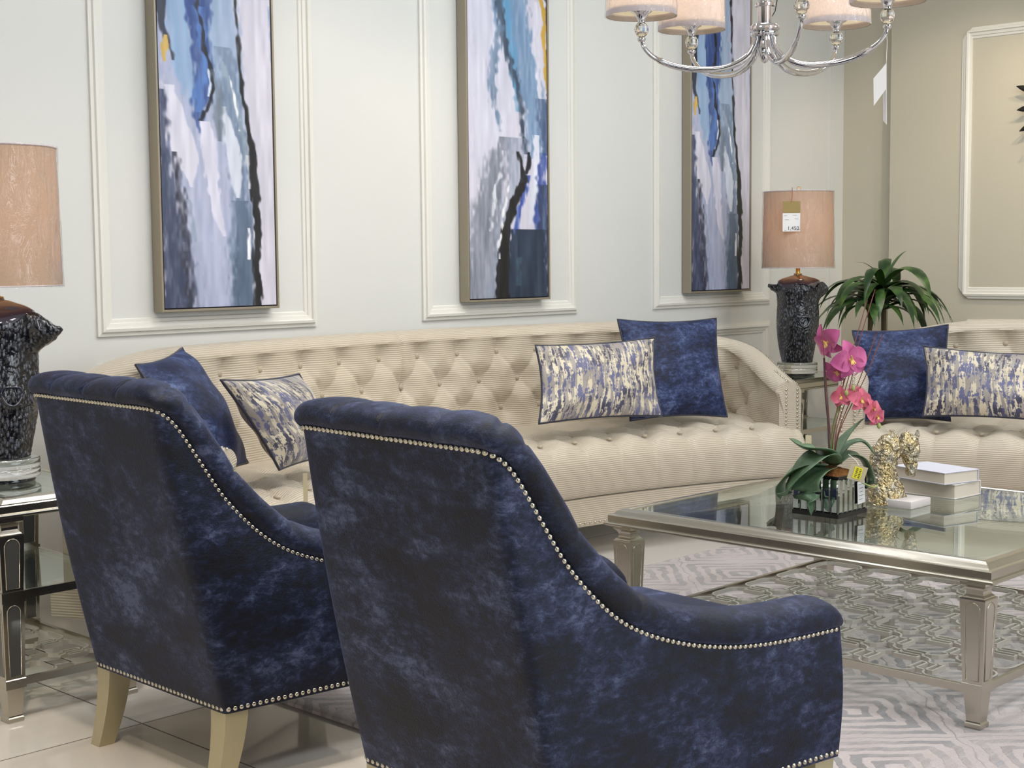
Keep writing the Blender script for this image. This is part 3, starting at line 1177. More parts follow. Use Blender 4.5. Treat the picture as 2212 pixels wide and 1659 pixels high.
# ------------------------------------------------------------------ pillows
def pillow(label, corners, thick, mat, piping=True, group=None, cat='cushion', uvs=(1, 1)):
    tl, tr, br, bl = [np.array(c, float) for c in corners]
    c0 = (tl + tr + br + bl) / 4
    t = thing('throw_pillow', label, cat, tuple(c0), 0, group)
    nrm = np.cross(tr - tl, bl - tl)
    nrm /= np.linalg.norm(nrm)
    n = 41
    wl = np.linalg.norm(tr - tl)
    hl = np.linalg.norm(bl - tl)
    rng = random.Random(int(abs(c0[0] * 1000)))
    ph = [rng.uniform(0, 6.28) for _ in range(6)]

    def pos(u, v, sgn):
        x, y = 2 * u - 1, 2 * v - 1
        pin = 0.075
        xx = x * (1 - pin * (1 - y * y)) * (1 - 0.0)
        yy = y * (1 - pin * (1 - x * x))
        uu, vv = (xx + 1) / 2, (yy + 1) / 2
        p = (tl * (1 - uu) * (1 - vv) + tr * uu * (1 - vv) + br * uu * vv + bl * (1 - uu) * vv)
        f = ((1 - abs(x) ** 3) * (1 - abs(y) ** 3)) ** 0.6
        g = 0.78 + 0.22 * (1 - x * x) * (1 - y * y)
        wr = 0.011 * math.sin(7 * x + ph[0] + 2 * y) * (abs(y) ** 1.5) + 0.011 * math.sin(8 * y + ph[1] + 2 * x) * (abs(x) ** 1.5)
        return p - c0 + nrm * sgn * (thick / 2 * f * g + wr * f)
    V, F, UV = [], [], []
    for sg in (1, -1):
        off = len(V)
        for i in range(n):
            u = 0.5 - 0.5 * math.cos(PI * i / (n - 1))
            for j in range(n):
                v = 0.5 - 0.5 * math.cos(PI * j / (n - 1))
                V.append(tuple(pos(u, v, sg)))
                UV.append((u * wl, v * hl))
        F += grid_faces(n, n, off=off, flip=(sg > 0))
    o = mesh_obj('cover', V, F, mat, t, uvs=UV)
    bm = bmesh.new(); bm.from_mesh(o.data)
    bmesh.ops.remove_doubles(bm, verts=bm.verts, dist=1e-5)
    bmesh.ops.recalc_face_normals(bm, faces=bm.faces)
    bm.to_mesh(o.data); bm.free()
    if piping:
        pts = []
        K = 24
        for i in range(K): pts.append(pos(i / K, 0, 1))
        for i in range(K): pts.append(pos(1, i / K, 1))
        for i in range(K): pts.append(pos(1 - i / K, 1, 1))
        for i in range(K): pts.append(pos(0, 1 - i / K, 1))
        tubes('piping', [(pts, 0.0048, True)], 'piping_navy', t, 8)
    return t


pillow('navy velvet cushion standing upright at the right end of the long sofa', [(4.878, 4.121, 0.925), (5.331, 3.932, 0.918), (5.235, 3.80, 0.495), (4.78, 3.97, 0.505)], 0.15, 'velvet_pillow')
pillow('cream and navy patterned cushion before the navy one on the long sofa', [(4.284, 4.049, 0.845), (4.893, 3.93, 0.852), (4.798, 3.815, 0.535), (4.196, 3.95, 0.545)], 0.12, 'brushstroke_cloth')
pillow('navy velvet cushion with pointed corners on the long sofa behind the left armchair', [(2.389, 3.917, 0.884), (2.743, 4.209, 0.907), (2.805, 3.94, 0.54), (2.47, 3.66, 0.525)], 0.17, 'velvet_pillow')
pillow('cream and navy patterned cushion seen between the two armchair backs', [(2.565, 3.73, 0.836), (3.02, 3.94, 0.815), (3.254, 3.975, 0.52), (2.8, 3.765, 0.535)], 0.15, 'brushstroke_cloth')
pillow('navy velvet cushion at the left end of the right-hand sofa', [(5.682, 3.455, 0.862), (5.906, 3.117, 0.888), (5.776, 3.031, 0.485), (5.56, 3.313, 0.485)], 0.14, 'velvet_pillow')
pillow('cream and navy patterned cushion on the right-hand sofa', [(5.690, 3.115, 0.805), (5.812, 2.626, 0.782), (5.694, 2.552, 0.525), (5.585, 3.055, 0.52)], 0.12, 'brushstroke_cloth')

# ------------------------------------------------------------------ armchairs
ZN = [(-.15, .888), (-.12, .874), (-.10, .853), (-.065, .80), (-.03, .745), (.01, .683), (.055, .632), (.105, .585), (.15, .553), (.2, .528), (.25, .510), (.3, .494), (.35, .482), (.42, .469), (.5, .461), (.6, .457), (.72, .457)]


def zn(u):
    return float(np.interp(u, [a for a, _ in ZN], [b for _, b in ZN]))


def armchair(label, loc, rz, group):
    t = thing('armchair', label, 'armchair', loc, rz, group)
    # half path from the middle of the back to the right arm front: nail curve N, bottom curve B, inner-bottom I
    ds = 0.005
    def side_w_top(u):
        return 0.277 + 0.085 * (u + 0.12)
    def side_w_bot(u):
        return 0.286 + 0.085 * u
    # build control polylines then smooth the corners
    NC = [(-0.15, -w, 0.888) for w in np.linspace(0, 0.275, 30)]
    NC += [(u, -side_w_top(u), zn(u)) for u in np.linspace(-0.148, 0.715, 120)[1:]]
    BC = [(0.0, -w, 0.19) for w in np.linspace(0, 0.286, 30)]
    BC += [(u, -side_w_bot(u), 0.19) for u in np.linspace(0, 0.715, 120)[1:]]
    NC, BC = np.array(NC), np.array(BC)
    def resample(P, cnts):
        # resample each leg separately so corners correspond
        out = []
        for (a, b), c in zip(((0, 29), (29, len(P) - 1)), cnts):
            seg = P[a:b + 1]
            d = np.concatenate([[0], np.cumsum(np.linalg.norm(np.diff(seg, axis=0), axis=1))])
            x = np.linspace(0, d[-1], c)
            out.append(np.stack([np.interp(x, d, seg[:, k]) for k in range(3)], 1))
        return np.concatenate([out[0][:-1], out[1]])
    cn = (54, 190)
    IC = [(-0.038, -w, 0.888) for w in np.linspace(0, 0.165, 30)]
    for u in np.linspace(-0.148, 0.715, 120)[1:]:
        IC.append((u + 0.112 * max(0, 1 - (u + 0.148) / 0.13), -(side_w_top(u) - 0.112), zn(u)))
    IC = np.array(IC)
    Nn, Bn, In = resample(NC, cn), resample(BC, cn), resample(IC, cn)
    def gsm(P, sig):
        h = 3 * sig
        kern = np.exp(-0.5 * (np.arange(-h, h + 1) / sig) ** 2); kern /= kern.sum()
        mir = P[1:h + 1][::-1] * np.array([1, -1, 1])
        Q = np.concatenate([mir, P, 2 * P[-1] - P[-h - 1:-1][::-1]])
        return np.stack([np.convolve(Q[:, k], kern, 'valid') for k in range(3)], 1)
    Nn = gsm(Nn, 4)
    Bn = gsm(Bn, 2)
    def full(P):
        M = P[1:][::-1] * np.array([1, -1, 1])
        return np.concatenate([M, P])
    In = gsm(In, 6)
    NP, BP, IP = full(Nn), full(Bn), full(In)           # from left arm front (w +) ... to right arm front
    n = len(NP)
    d = np.linalg.norm(np.diff(NP, axis=0), axis=1)
    s = np.concatenate([[0], np.cumsum(d)])
    mid = s[-1] / 2
    T = np.gradient(NP, axis=0)
    T /= np.linalg.norm(T, axis=1)[:, None]
    # groove positions (distance from back middle along the nail line)
    gro = [0.0, 0.145, 0.272, 0.315, 0.50, 0.72]
    gs = [mid + g_ for g_ in gro] + [mid - g_ for g_ in gro[1:]]
    prof = [(0, 0), (0.009, 0.004), (0.017, 0.016), (0.019, 0.032), (0.014, 0.050), (0.002, 0.064), (-0.018, 0.074), (-0.042, 0.077), (-0.068, 0.072), (-0.090, 0.056), (-0.104, 0.030), (-0.110, 0.0), (-0.114, -0.04)]
    pp = spline([(a, b, 0) for a, b in prof], 3)
    prof = [(q[0], q[1]) for q in pp]
    mr = len(prof)
    V = []
    nout, ninn = 14, 14
    outs = []
    for i in range(n):
        p, tt = NP[i], T[i]
        hor = np.array([tt[0], tt[1]])
        if np.linalg.norm(hor) < 1e-6:
            hor = np.array([1, 0])
        hor /= np.linalg.norm(hor)
        nv = np.array([hor[1], -hor[0], 0.0])            # candidate outward
        cen = np.array([0.3, 0.0])
        if nv[:2] @ (p[:2] - cen) < 0:
            nv = -nv
        bv = np.cross(tt, nv)
        if bv[2] < 0:
            bv = -bv
        outs.append((nv, bv))
    outn = np.array([o[0] for o in outs]); outb = np.array([o[1] for o in outs])
    # smooth frames around corners
    def sm2(A, h=9):
        kern = np.ones(2 * h + 1) / (2 * h + 1)
        Q = np.concatenate([np.repeat(A[:1], h, 0), A, np.repeat(A[-1:], h, 0)])
        B = np.stack([np.convolve(Q[:, k], kern, 'valid') for k in range(3)], 1)
        return B / np.linalg.norm(B, axis=1)[:, None]
    outn, outb = sm2(outn, 5), sm2(outb, 7)
    # outer shell (back + side panels)
    Vo = []
    for i in range(n):
        for j in range(nout):
            w = j / (nout - 1)
            p = BP[i] * (1 - w) + NP[i] * w
            bow = 0.010 * math.sin(PI * w)
            sidef = min(1, abs(s[i] - mid) / 0.3)
            p = p + outn[i] * (bow * sidef - 0.006 * math.sin(PI * w) * (1 - sidef))
            Vo.append(tuple(p))
    Fo = grid_faces(n, nout)
    sh = mesh_obj('outer_panels', Vo, Fo, 'velvet_navy', t)
    # padded roll and inner faces
    Vr = []
    for i in range(n):
        x = NP[i][0]
        sc = 1.0
        if x > 0.655:
            sc = math.sqrt(max(0.0, 1 - ((x - 0.655) / 0.066) ** 2))
        g = 0.0
        for q in gs:
            g += math.exp(-((s[i] - q) / 0.0045) ** 2)
        g = min(g, 1)
        near = min(abs(s[i] - q) for q in gs)
        a = abs(s[i] - mid)
        puff = 0.004 * min(1, near / 0.05) if a < 0.75 else 0.002
        for k_, (pn, pb_) in enumerate(prof):
            f = math.sin(PI * min(1, k_ / (mr - 1) * 1.0)) ** 0.5
            hr_ = np.interp(abs(s[i] - mid), [0, 0.27, 0.5, 2], [0.62, 0.66, 0.80, 0.80])
            nb = pb_ * hr_ * sc + (puff - 0.0045 * g) * f
            na_ = pn if pn < 0 else pn * sc
            na_ = na_ + (0.004 * g * f * (1 if k_ > mr / 2 else -0.6))
            if na_ < 0:
                hz = IP[i] - NP[i]
                p = NP[i] + hz * (-na_ / 0.112) + outb[i] * nb
            else:
                p = NP[i] + outn[i] * na_ + outb[i] * nb
            Vr.append(tuple(p))
        top = np.array(Vr[-1])
        ub = 0.135 + (x + 0.15) / 0.865 * 0.575
        wb = -np.sign(NP[i][1]) if abs(NP[i][1]) > 1e-6 else 0
        half = np.interp(abs(s[i] - mid), [0, 0.24, 0.30, 1.4], [0, 0.165, 0.18, 0.225])
        ib = np.array([ub, np.sign(NP[i][1]) * half, 0.33])
        for j in range(1, ninn):
            w = j / (ninn - 1)
            Vr.append(tuple(top * (1 - w) + ib * w + np.array([0.012 * math.sin(PI * w) * (1 - min(1, a / 0.3)), 0, 0])))
    m = mr + ninn - 1
    Fr = grid_faces(n, m)
    for row, fl in ((0, 0), (n - 1, 1)):
        ids = list(range(row * m, row * m + m))
        b = len(Vr)
        Vr.append(tuple(np.mean([Vr[k_] for k_ in ids], axis=0)))
        for x, y in zip(ids, ids[1:] + [ids[0]]):
            Fr.append((x, y, b))
    ro = mesh_obj('padded_rail', Vr, Fr, 'velvet_navy', t)
    # arm front panels
    for sg, row in ((1, 0), (-1, n - 1)):
        x = 0.715
        wo = abs(BP[row][1]); wt = abs(NP[row][1])
        Vv = [(x, sg * wo, 0.19), (x, sg * wt, 0.457), (x, sg * (wt - 0.112), 0.455), (x, sg * (wo - 0.12), 0.19),
              (x + 0.004, sg * (wo - 0.02), 0.2), (x + 0.004, sg * (wt - 0.02), 0.45), (x + 0.004, sg * (wt - 0.1), 0.45), (x + 0.004, sg * (wo - 0.1), 0.2)]
        Ff = [(4, 5, 6, 7), (0, 1, 5, 4), (1, 2, 6, 5), (2, 3, 7, 6), (3, 0, 4, 7)]
        mesh_obj('arm_front', Vv, Ff, 'velvet_navy', t, smooth=False)
    bm = bmesh.new()
    box(bm, (0.02, -0.235, 0.195), (0.712, 0.235, 0.335), 0.012)
    bm_obj('front_rail', bm, 'velvet_navy', t, auto=50)
    bm = bmesh.new()
    box(bm, (0.11, -0.228, 0.325), (0.735, 0.228, 0.455), 0.04, seg=5)
    bm_obj('seat', bm, 'velvet_navy', t, auto=60)
    # underside
    Vu = [tuple(BP[i] + np.array([0, 0, 0.004])) for i in range(0, n, 6)]
    mesh_obj('dust_cover', Vu, [tuple(range(len(Vu)))], 'under_cloth', t, smooth=False)
    # legs
    for sx, sy in ((0, 1), (0, -1), (1, 1), (1, -1)):
        V_, F_ = [], []
        K = 9
        for k_ in range(K):
            w = k_ / (K - 1)             # 0 top
            z = 0.2 * (1 - w)
            h = 0.031 - 0.010 * w ** 1.3
            if sx == 0:
                ox = 0.034 - 0.040 * w ** 1.8
                oy = sy * (0.286 - 0.033)
            else:
                ox = 0.715 - 0.033 - 0.004 * w
                oy = sy * (0.345 - 0.036)
            for a_, b_ in ((-1, -1), (1, -1), (1, 1), (-1, 1)):
                V_.append((ox + a_ * h, oy + b_ * h * 0.95, z if k_ < K - 1 else (0.0 if sx == 0 else 0.0125)))
        F_ = grid_faces(K, 4)
        for k_ in range(K - 1):
            F_.append((k_ * 4 + 3, (k_ + 1) * 4 + 3, (k_ + 1) * 4, k_ * 4))
        F_.append((0, 1, 2, 3)); F_.append(tuple((K - 1) * 4 + q for q in (3, 2, 1, 0)))
        bmm = bmesh.new()
        vs = [bmm.verts.new(v) for v in V_]
        for f in F_:
            try: bmm.faces.new([vs[q] for q in f])
            except ValueError: pass
        bmesh.ops.recalc_face_normals(bmm, faces=bmm.faces)
        bm_obj('leg', bmm, 'champagne_wood', t, auto=35)
    # nailheads
    items = []
    L = s[-1]
    k_ = 0
    pos = 0.006
    while pos < L:
        i = int(np.searchsorted(s, pos)); i = min(i, n - 1)
        p = np.array([np.interp(pos, s, NP[:, q]) for q in range(3)]) + outb[i] * (-0.004) + outn[i] * 0.0005
        items.append((tuple(p), tuple(outn[i]), (0 if pos > mid - 0.27 else 500) + (0 if abs(pos - mid) < 0.27 else 1) + abs(pos - mid) * 0.1))
        pos += 0.01365
    sb = np.concatenate([[0], np.cumsum(np.linalg.norm(np.diff(BP, axis=0), axis=1))])
    pos = 0.008
    while pos < sb[-1]:
        i = min(int(np.searchsorted(sb, pos)), n - 1)
        p = np.array([np.interp(pos, sb, BP[:, q]) for q in range(3)]) + np.array([0, 0, 0.010]) + outn[i] * 0.0008
        items.append((tuple(p), tuple(outn[i]), 100 + (0 if pos > sb[-1] / 2 - 0.3 else 900) + pos * 0.01))
        pos += 0.0160
    nails(t, items, 0.0056)
    return t


armchair('navy velvet armchair seen from behind, farther one, beside the left end table', (1.853, 2.99, 0), rad(-1), 'navy armchairs with their backs to the viewer')
armchair('navy velvet armchair seen from behind, the nearest, in front of the coffee table', (1.84, 1.9515, 0), rad(-3.5), 'navy armchairs with their backs to the viewer')

# ------------------------------------------------------------------ tables
def sweep_rect(x0, x1, y0, y1, prof, name, mat, parent, closed=True):
    V = []
    for (cx, cy, sx, sy) in ((x0, y0, 1, 1), (x1, y0, -1, 1), (x1, y1, -1, -1), (x0, y1, 1, -1)):
        for ins, z in prof:
            V.append((cx + sx * ins, cy + sy * ins, z))
    n = len(prof)
    F = grid_faces(4, n, True)
    if closed:
        for i in range(4):
            i2 = (i + 1) % 4
            F.append((i * n + n - 1, i2 * n + n - 1, i2 * n, i * n))
    bm = bmesh.new()
    vs = [bm.verts.new(v) for v in V]
    for f in F:
        bm.faces.new([vs[q] for q in f])
    bmesh.ops.recalc_face_normals(bm, faces=bm.faces)
    return bm_obj(name, bm, mat, parent)


def table_leg(px, py, topz, shelfz, parent, mats, mirror=False, midz=None):
    sq = [(0.021, 0.0), (0.022, 0.003), (0.022, 0.012), (0.0195, 0.015), (0.0185, 0.018), (0.0245, shelfz - 0.014), (0.0285, shelfz - 0.0135), (0.0285, shelfz + 0.010), (0.0265, shelfz + 0.012)]
    if midz:
        sq += [(0.030, midz - 0.016), (0.033, midz - 0.0155), (0.033, midz + 0.012), (0.0295, midz + 0.0125)]
    nk = topz - 0.048
    sq += [(0.034, nk - 0.003), (0.0335, nk), (0.030, nk + 0.001), (0.0285, nk + 0.004), (0.0235, nk + 0.009), (0.0220, nk + 0.013), (0.0225, nk + 0.020), (0.026, nk + 0.028), (0.031, nk + 0.033), (0.034, nk + 0.035), (0.034, topz)]
    V = []
    for h, z in sq:
        for a, b in ((-1, -1), (1, -1), (1, 1), (-1, 1)):
            V.append((px + a * h, py + b * h, z))
    n = len(sq)
    F = []
    for i in range(n - 1):
        for k_ in range(4):
            k2 = (k_ + 1) % 4
            F.append((i * 4 + k_, i * 4 + k2, (i + 1) * 4 + k2, (i + 1) * 4 + k_))
    F += [(3, 2, 1, 0), tuple((n - 1) * 4 + q for q in range(4))]
    leg = mesh_obj('leg', V, F, mats, parent, smooth=False)
    # arched raised outline on each face, sitting just proud of the taper
    zz = [q[1] for q in sq]; hh = [q[0] for q in sq]
    spans = [((midz or shelfz) + 0.020, nk - 0.010)]
    if midz:
        spans.append((shelfz + 0.02, midz - 0.024))
    lines = []
    pan_v, pan_f = [], []
    for z0, z1 in spans:
        for fx, fy in ((1, 0), (-1, 0), (0, 1), (0, -1)):
            pts = []
            def put(a, z):
                h = float(np.interp(z, zz, hh)) + 0.0004
                tx, ty = -fy, fx
                return (px + fx * h + tx * a, py + fy * h + ty * a, z)
            ha0 = float(np.interp(z0, zz, hh)) * 0.60
            ha1 = float(np.interp(z1, zz, hh)) * 0.62
            pts.append(put(-ha0, z0)); pts.append(put(ha0, z0)); 
            for q in range(13):
                an = PI * q / 12
                pts.append(put(ha1 * math.cos(an), z1 - ha1 + ha1 * math.sin(an)))
            lines.append((pts, 0.0016, True))
            if mirror:
                b = len(pan_v)
                pan_v += pts
                pan_f.append(tuple(range(b, b + len(pts))))
    tubes('arch_moulding', lines, 'champagne_silver', leg, 4)
    if mirror:
        mesh_obj('mirror_inlay', pan_v, pan_f, 'dark_mirror', leg, smooth=False)
    return leg


def strip_ring(bm, pts, z0, z1, w, closed=True):
    n = len(pts)
    P = [np.array(p) for p in pts]
    ring = []
    for i in range(n):
        if closed:
            a, b = P[i - 1], P[(i + 1) % n]
        else:
            a, b = P[max(i - 1, 0)], P[min(i + 1, n - 1)]
        t = b - a
        t = t / (np.linalg.norm(t) + 1e-9)
        m = np.array([-t[1], t[0]])
        d1 = P[i] - P[i - 1] if (closed or i > 0) else P[1] - P[0]
        d1 = d1 / (np.linalg.norm(d1) + 1e-9)
        k_ = 1 / max(0.5, abs(m @ np.array([-d1[1], d1[0]])))
        o = m * w / 2 * k_
        ring.append([bm.verts.new((*(P[i] + o), z0)), bm.verts.new((*(P[i] + o), z1)), bm.verts.new((*(P[i] - o), z1)), bm.verts.new((*(P[i] - o), z0))])
    for i in range(n if closed else n - 1):
        a, b = ring[i], ring[(i + 1) % n]
        for q in range(4):
            q2 = (q + 1) % 4
            bm.faces.new((a[q], a[q2], b[q2], b[q]))


def rsq(cx, cy, h, r, seg=4):
    """rounded square outline"""
    out = []
    if r <= 0:
        return [(cx - h, cy - h), (cx + h, cy - h), (cx + h, cy + h), (cx - h, cy + h)]
    for (sx, sy, a0) in ((1, -1, -PI / 2), (1, 1, 0), (-1, 1, PI / 2), (-1, -1, PI)):
        for q in range(seg + 1):
            a = a0 + PI / 2 * q / seg
            out.append((cx + sx * (h - r) + r * math.cos(a), cy + sy * (h - r) + r * math.sin(a)))
    return out


def fretwork(x0, x1, y0, y1, z, parent, per=0.190):
    bm = bmesh.new()
    nx = max(1, round((x1 - x0) / per)); ny = max(1, round((y1 - y0) / per))
    px, py = (x1 - x0) / nx, (y1 - y0) / ny
    z0, z1 = z - 0.009, z + 0.003
    k0 = per / 0.19
    for i in range(nx):
        for j in range(ny):
            cx, cy = x0 + (i + 0.5) * px, y0 + (j + 0.5) * py
            # rounded loops linked to their neighbours by small overlapping squares
            strip_ring(bm, rsq(cx, cy, 0.080 * k0, 0.045 * k0), z0, z1, 0.0055)
            if i < nx - 1:
                strip_ring(bm, rsq(cx + px / 2, cy, 0.033 * k0, 0.0), z0, z1, 0.0055)
            if j < ny - 1:
                strip_ring(bm, rsq(cx, cy + py / 2, 0.033 * k0, 0.0), z0, z1, 0.0055)
    bmesh.ops.recalc_face_normals(bm, faces=bm.faces)
    # trim to the frame
    for v in bm.verts:
        v.co.x = min(max(v.co.x, x0 - 0.004), x1 + 0.004)
        v.co.y = min(max(v.co.y, y0 - 0.004), y1 + 0.004)
    return bm_obj('fretwork', bm, 'fret_metal', parent)


def glass_plate(x0, x1, y0, y1, z0, z1, parent, bev=0.0):
    pr = [(0, z0), (0, z1 - 0.003), (0.018 if bev else 0.001, z1)]
    V = []
    for (cx, cy, sx, sy) in ((x0, y0, 1, 1), (x1, y0, -1, 1), (x1, y1, -1, -1), (x0, y1, 1, -1)):
        for ins, z in pr:
            V.append((cx + sx * ins, cy + sy * ins, z))
    F = grid_faces(4, 3, True) + [(9, 6, 3, 0), (2, 5, 8, 11)]
    bm = bmesh.new()
    vs = [bm.verts.new(v) for v in V]
    for f in F:
        bm.faces.new([vs[q] for q in f])
    bmesh.ops.recalc_face_normals(bm, faces=bm.faces)
    return bm_obj('glass_top', bm, 'table_glass', parent)


def top_profile(z, w=0.058):
    return [(0.012, z - 0.050), (0.004, z - 0.049), (0.0, z - 0.046), (0.0, z - 0.042), (0.004, z - 0.039), (0.009, z - 0.037), (0.009, z - 0.019), (0.011, z - 0.0165), (0.020, z - 0.015), (0.023, z - 0.0125),
            (0.030, z - 0.0055), (0.035, z - 0.002), (0.041, z), (w - 0.006, z), (w - 0.002, z - 0.0025), (w, z - 0.007), (w, z - 0.050)]


ctab = thing('coffee_table', 'square silver coffee table with glass top and fretwork shelf on the rug', 'coffee table', (3.945, 2.265, 0))
HX, HY, ZT = 0.592, 0.625, 0.437
sweep_rect(-HX, HX, -HY, HY, top_profile(ZT), 'top_frame', 'champagne_silver', ctab)
glass_plate(-HX + 0.052, HX - 0.052, -HY + 0.052, HY - 0.052, ZT - 0.010, ZT - 0.002, ctab, 1)
for a in (-1, 1):
    for b in (-1, 1):
        lg = table_leg(a * (HX - 0.048), b * (HY - 0.060), ZT - 0.046, 0.108, ctab, 'champagne_silver')
        lg.location.z = 0.0125
        lg.scale.z = (ZT - 0.046 - 0.0125) / (ZT - 0.046)
bm = bmesh.new()
box(bm, (-0.016, -0.016, 0.0125), (0.016, 0.016, 0.098), 0.001, seg=1)
box(bm, (-0.022, -0.022, 0.0125), (0.022, 0.022, 0.026), 0.001, seg=1)
bm_obj('center_foot', bm, 'fret_metal', ctab)
SX, SY = HX - 0.036, HY - 0.048
sweep_rect(-SX, SX, -SY, SY, [(0, 0.098), (0, 0.117), (0.001, 0.118), (0.012, 0.118), (0.013, 0.117), (0.013, 0.098)], 'shelf_frame', 'champagne_silver', ctab)
fretwork(-SX + 0.012, SX - 0.012, -SY + 0.012, SY - 0.012, 0.112, ctab)


def end_table(label, loc, rz):
    t = thing('end_table', label, 'end table', loc, rz, 'champagne-silver end tables')
    hx, hy, zt = 0.205, 0.315, 0.590
    sweep_rect(-hx, hx, -hy, hy, top_profile(zt, 0.05), 'top_frame', 'champagne_silver', t)
    glass_plate(-hx + 0.045, hx - 0.045, -hy + 0.045, hy - 0.045, zt - 0.010, zt - 0.002, t, 1)
    for a in (-1, 1):
        for b in (-1, 1):
            table_leg(a * (hx - 0.036), b * (hy - 0.036), zt - 0.046, 0.105, t, 'champagne_silver', True, 0.335)
    sweep_rect(-hx + 0.02, hx - 0.02, -hy + 0.02, hy - 0.02, [(0, 0.322), (0, 0.344), (0.010, 0.344), (0.010, 0.322)], 'middle_rail', 'champagne_silver', t)
    g = glass_plate(-hx + 0.03, hx - 0.03, -hy + 0.03, hy - 0.03, 0.338, 0.3435, t)
    g.name = 'glass_shelf'
    sweep_rect(-hx + 0.018, hx - 0.018, -hy + 0.018, hy - 0.018, [(0, 0.094), (0, 0.114), (0.012, 0.114), (0.012, 0.094)], 'shelf_frame', 'champagne_silver', t)
    fretwork(-hx + 0.03, hx - 0.03, -hy + 0.03, hy - 0.03, 0.108, t, 0.15)
    return t


end_table('champagne-silver end table with glass top and mirrored legs, left of the armchairs', (1.955, 3.86, 0), 0)
end_table('champagne-silver end table tucked into the corner between the two sofas', (6.34, 4.17, 0), rad(90))

# ------------------------------------------------------------------ table lamps
def table_lamp(label, loc, rz, knots, stubs, lit, tilt=0.0):
    t = thing('table_lamp', label, 'table lamp', loc, rz, 'tree-trunk ceramic table lamps')
    # acrylic foot
    lathe('acrylic_foot', [(0.0, 0.012), (0.098, 0.012), (0.101, 0.016), (0.101, 0.034), (0.098, 0.038), (0.101, 0.042), (0.101, 0.062), (0.098, 0.066), (0.0, 0.066)], 'crystal', t, 40)
    lathe('base_plate', [(0.0, 0.0), (0.086, 0.0), (0.088, 0.004), (0.086, 0.0115), (0.0, 0.0115)], 'glaze_navy', t, 32)
    z0, z1 = 0.068, 0.455
    nz, ns = 110, 150
    V = []
    PR = [(0.0, 0.076), (0.1, 0.083), (0.3, 0.096), (0.45, 0.104), (0.6, 0.103), (0.75, 0.101), (0.86, 0.106), (0.93, 0.112), (1.0, 0.108)]
    for i in range(ns):
        a = 2 * PI * i / ns
        for j in range(nz):
            w = j / (nz - 1)
            r = float(np.interp(w, [p[0] for p in PR], [p[1] for p in PR]))
            z = z0 + (z1 - z0) * w
            r *= 1 + 0.03 * math.sin(3 * a + 5 * w) + 0.02 * math.sin(7 * a - 9 * w)
            z += 0.0
            for (sa, sz, amp, wid) in stubs:
                da = (a - sa + PI) % (2 * PI) - PI
                dd = (da * 0.1 / wid) ** 2 + ((z - sz) / wid) ** 2
                r += amp * math.exp(-dd ** 1.5)
                if dd < 2.2:
                    r += 0.006 * math.sin(30 * a + 90 * z) * math.exp(-dd)
            cell = math.sin(a * 34 + 2.2 * math.sin(z * 120)) * math.sin(z * 260 + 3 * math.sin(a * 9))
            r += 0.0016 * cell
            if w > 0.94:
                z += 0.010 * math.sin(5 * a + 1.0) + 0.006 * math.sin(9 * a)
            V.append((r * math.cos(a), r * math.sin(a), z))
    F = grid_faces(ns, nz, True)
    F.append(tuple(i * nz for i in range(ns))[::-1])
    mesh_obj('bark_body', V, F, 'bark_ceramic', t)
    V = []
    prof = [(0.110, 0.450), (0.104, 0.470), (0.085, 0.484), (0.062, 0.494), (0.040, 0.500), (0.022, 0.503), (0.020, 0.510), (0.0, 0.511)]
    for i in range(60):
        a = 2 * PI * i / 60
        for k_, (r, z) in enumerate(prof):
            f = max(0, 1 - k_ / 3)
            V.append((r * (1 + 0.07 * f * math.sin(5 * a)) * math.cos(a), r * (1 + 0.07 * f * math.sin(5 * a)) * math.sin(a), z + f * 0.012 * math.sin(5 * a + 1.0)))
    mesh_obj('glazed_top', V, grid_faces(60, len(prof), True), 'glaze_plum', t)
    for (ka, kz, kr) in knots:
        pts = []
        for q in range(28):
            an = 2 * PI * q / 28
            rr_ = kr * (1 + 0.08 * math.sin(3 * an))
            aa = ka + rr_ * math.cos(an) / 0.106
            pts.append((0.110 * math.cos(aa), 0.110 * math.sin(aa), kz + rr_ * math.sin(an)))
        tubes('knot_ring', [(pts, 0.0048, True)], 'glaze_navy', t, 8)
    lathe('lamp_stem', [(0.0, 0.505), (0.020, 0.505), (0.020, 0.512), (0.0105, 0.514), (0.0105, 0.545), (0.008, 0.55), (0.008, 0.62), (0.0, 0.62)], 'brass', t, 20)
    # shade
    R0, R1, S0, S1 = 0.178, 0.171, 0.542, 0.920
    V = []
    pr = [(R0, S0), (R0 - (R0 - R1) * .25, S0 + .095), (R0 - (R0 - R1) * .5, S0 + .19), (R0 - (R0 - R1) * .75, S0 + .28), (R1, S1), (R1 - 0.002, S1), (R0 - 0.002, S0)]
    sh = lathe('lamp_shade', pr, 'linen_shade', t, 64, cap=False)
    tubes('shade_rim', [([(R1 * math.cos(2 * PI * i / 48), R1 * math.sin(2 * PI * i / 48), S1) for i in range(48)], 0.003, True),
                        ([(R0 * math.cos(2 * PI * i / 48), R0 * math.sin(2 * PI * i / 48), S0) for i in range(48)], 0.0022, True)], 'shade_trim', sh, 6)
    # spider and finial
    tubes('spider', [([(0, 0, 0.55), (0, 0, 0.925)], 0.003), ([(-R1, 0, 0.90), (R1, 0, 0.90)], 0.0018), ([(0, -R1, 0.90), (0, R1, 0.90)], 0.0018)], 'brass', t, 6)
    lathe('finial', [(0.0, 0.915), (0.006, 0.918), (0.011, 0.928), (0.012, 0.934), (0.008, 0.943), (0.0, 0.946)], 'crystal', t, 16)
    # crinkled film over the shade
    V = []
    rng = random.Random(5 + int(rz * 10))
    cr = [(rng.uniform(0, 2 * PI), rng.uniform(S0, S1), rng.uniform(0.01, 0.03), rng.uniform(0.03, 0.16)) for _ in range(60)]
    ns2, nz2 = 220, 60
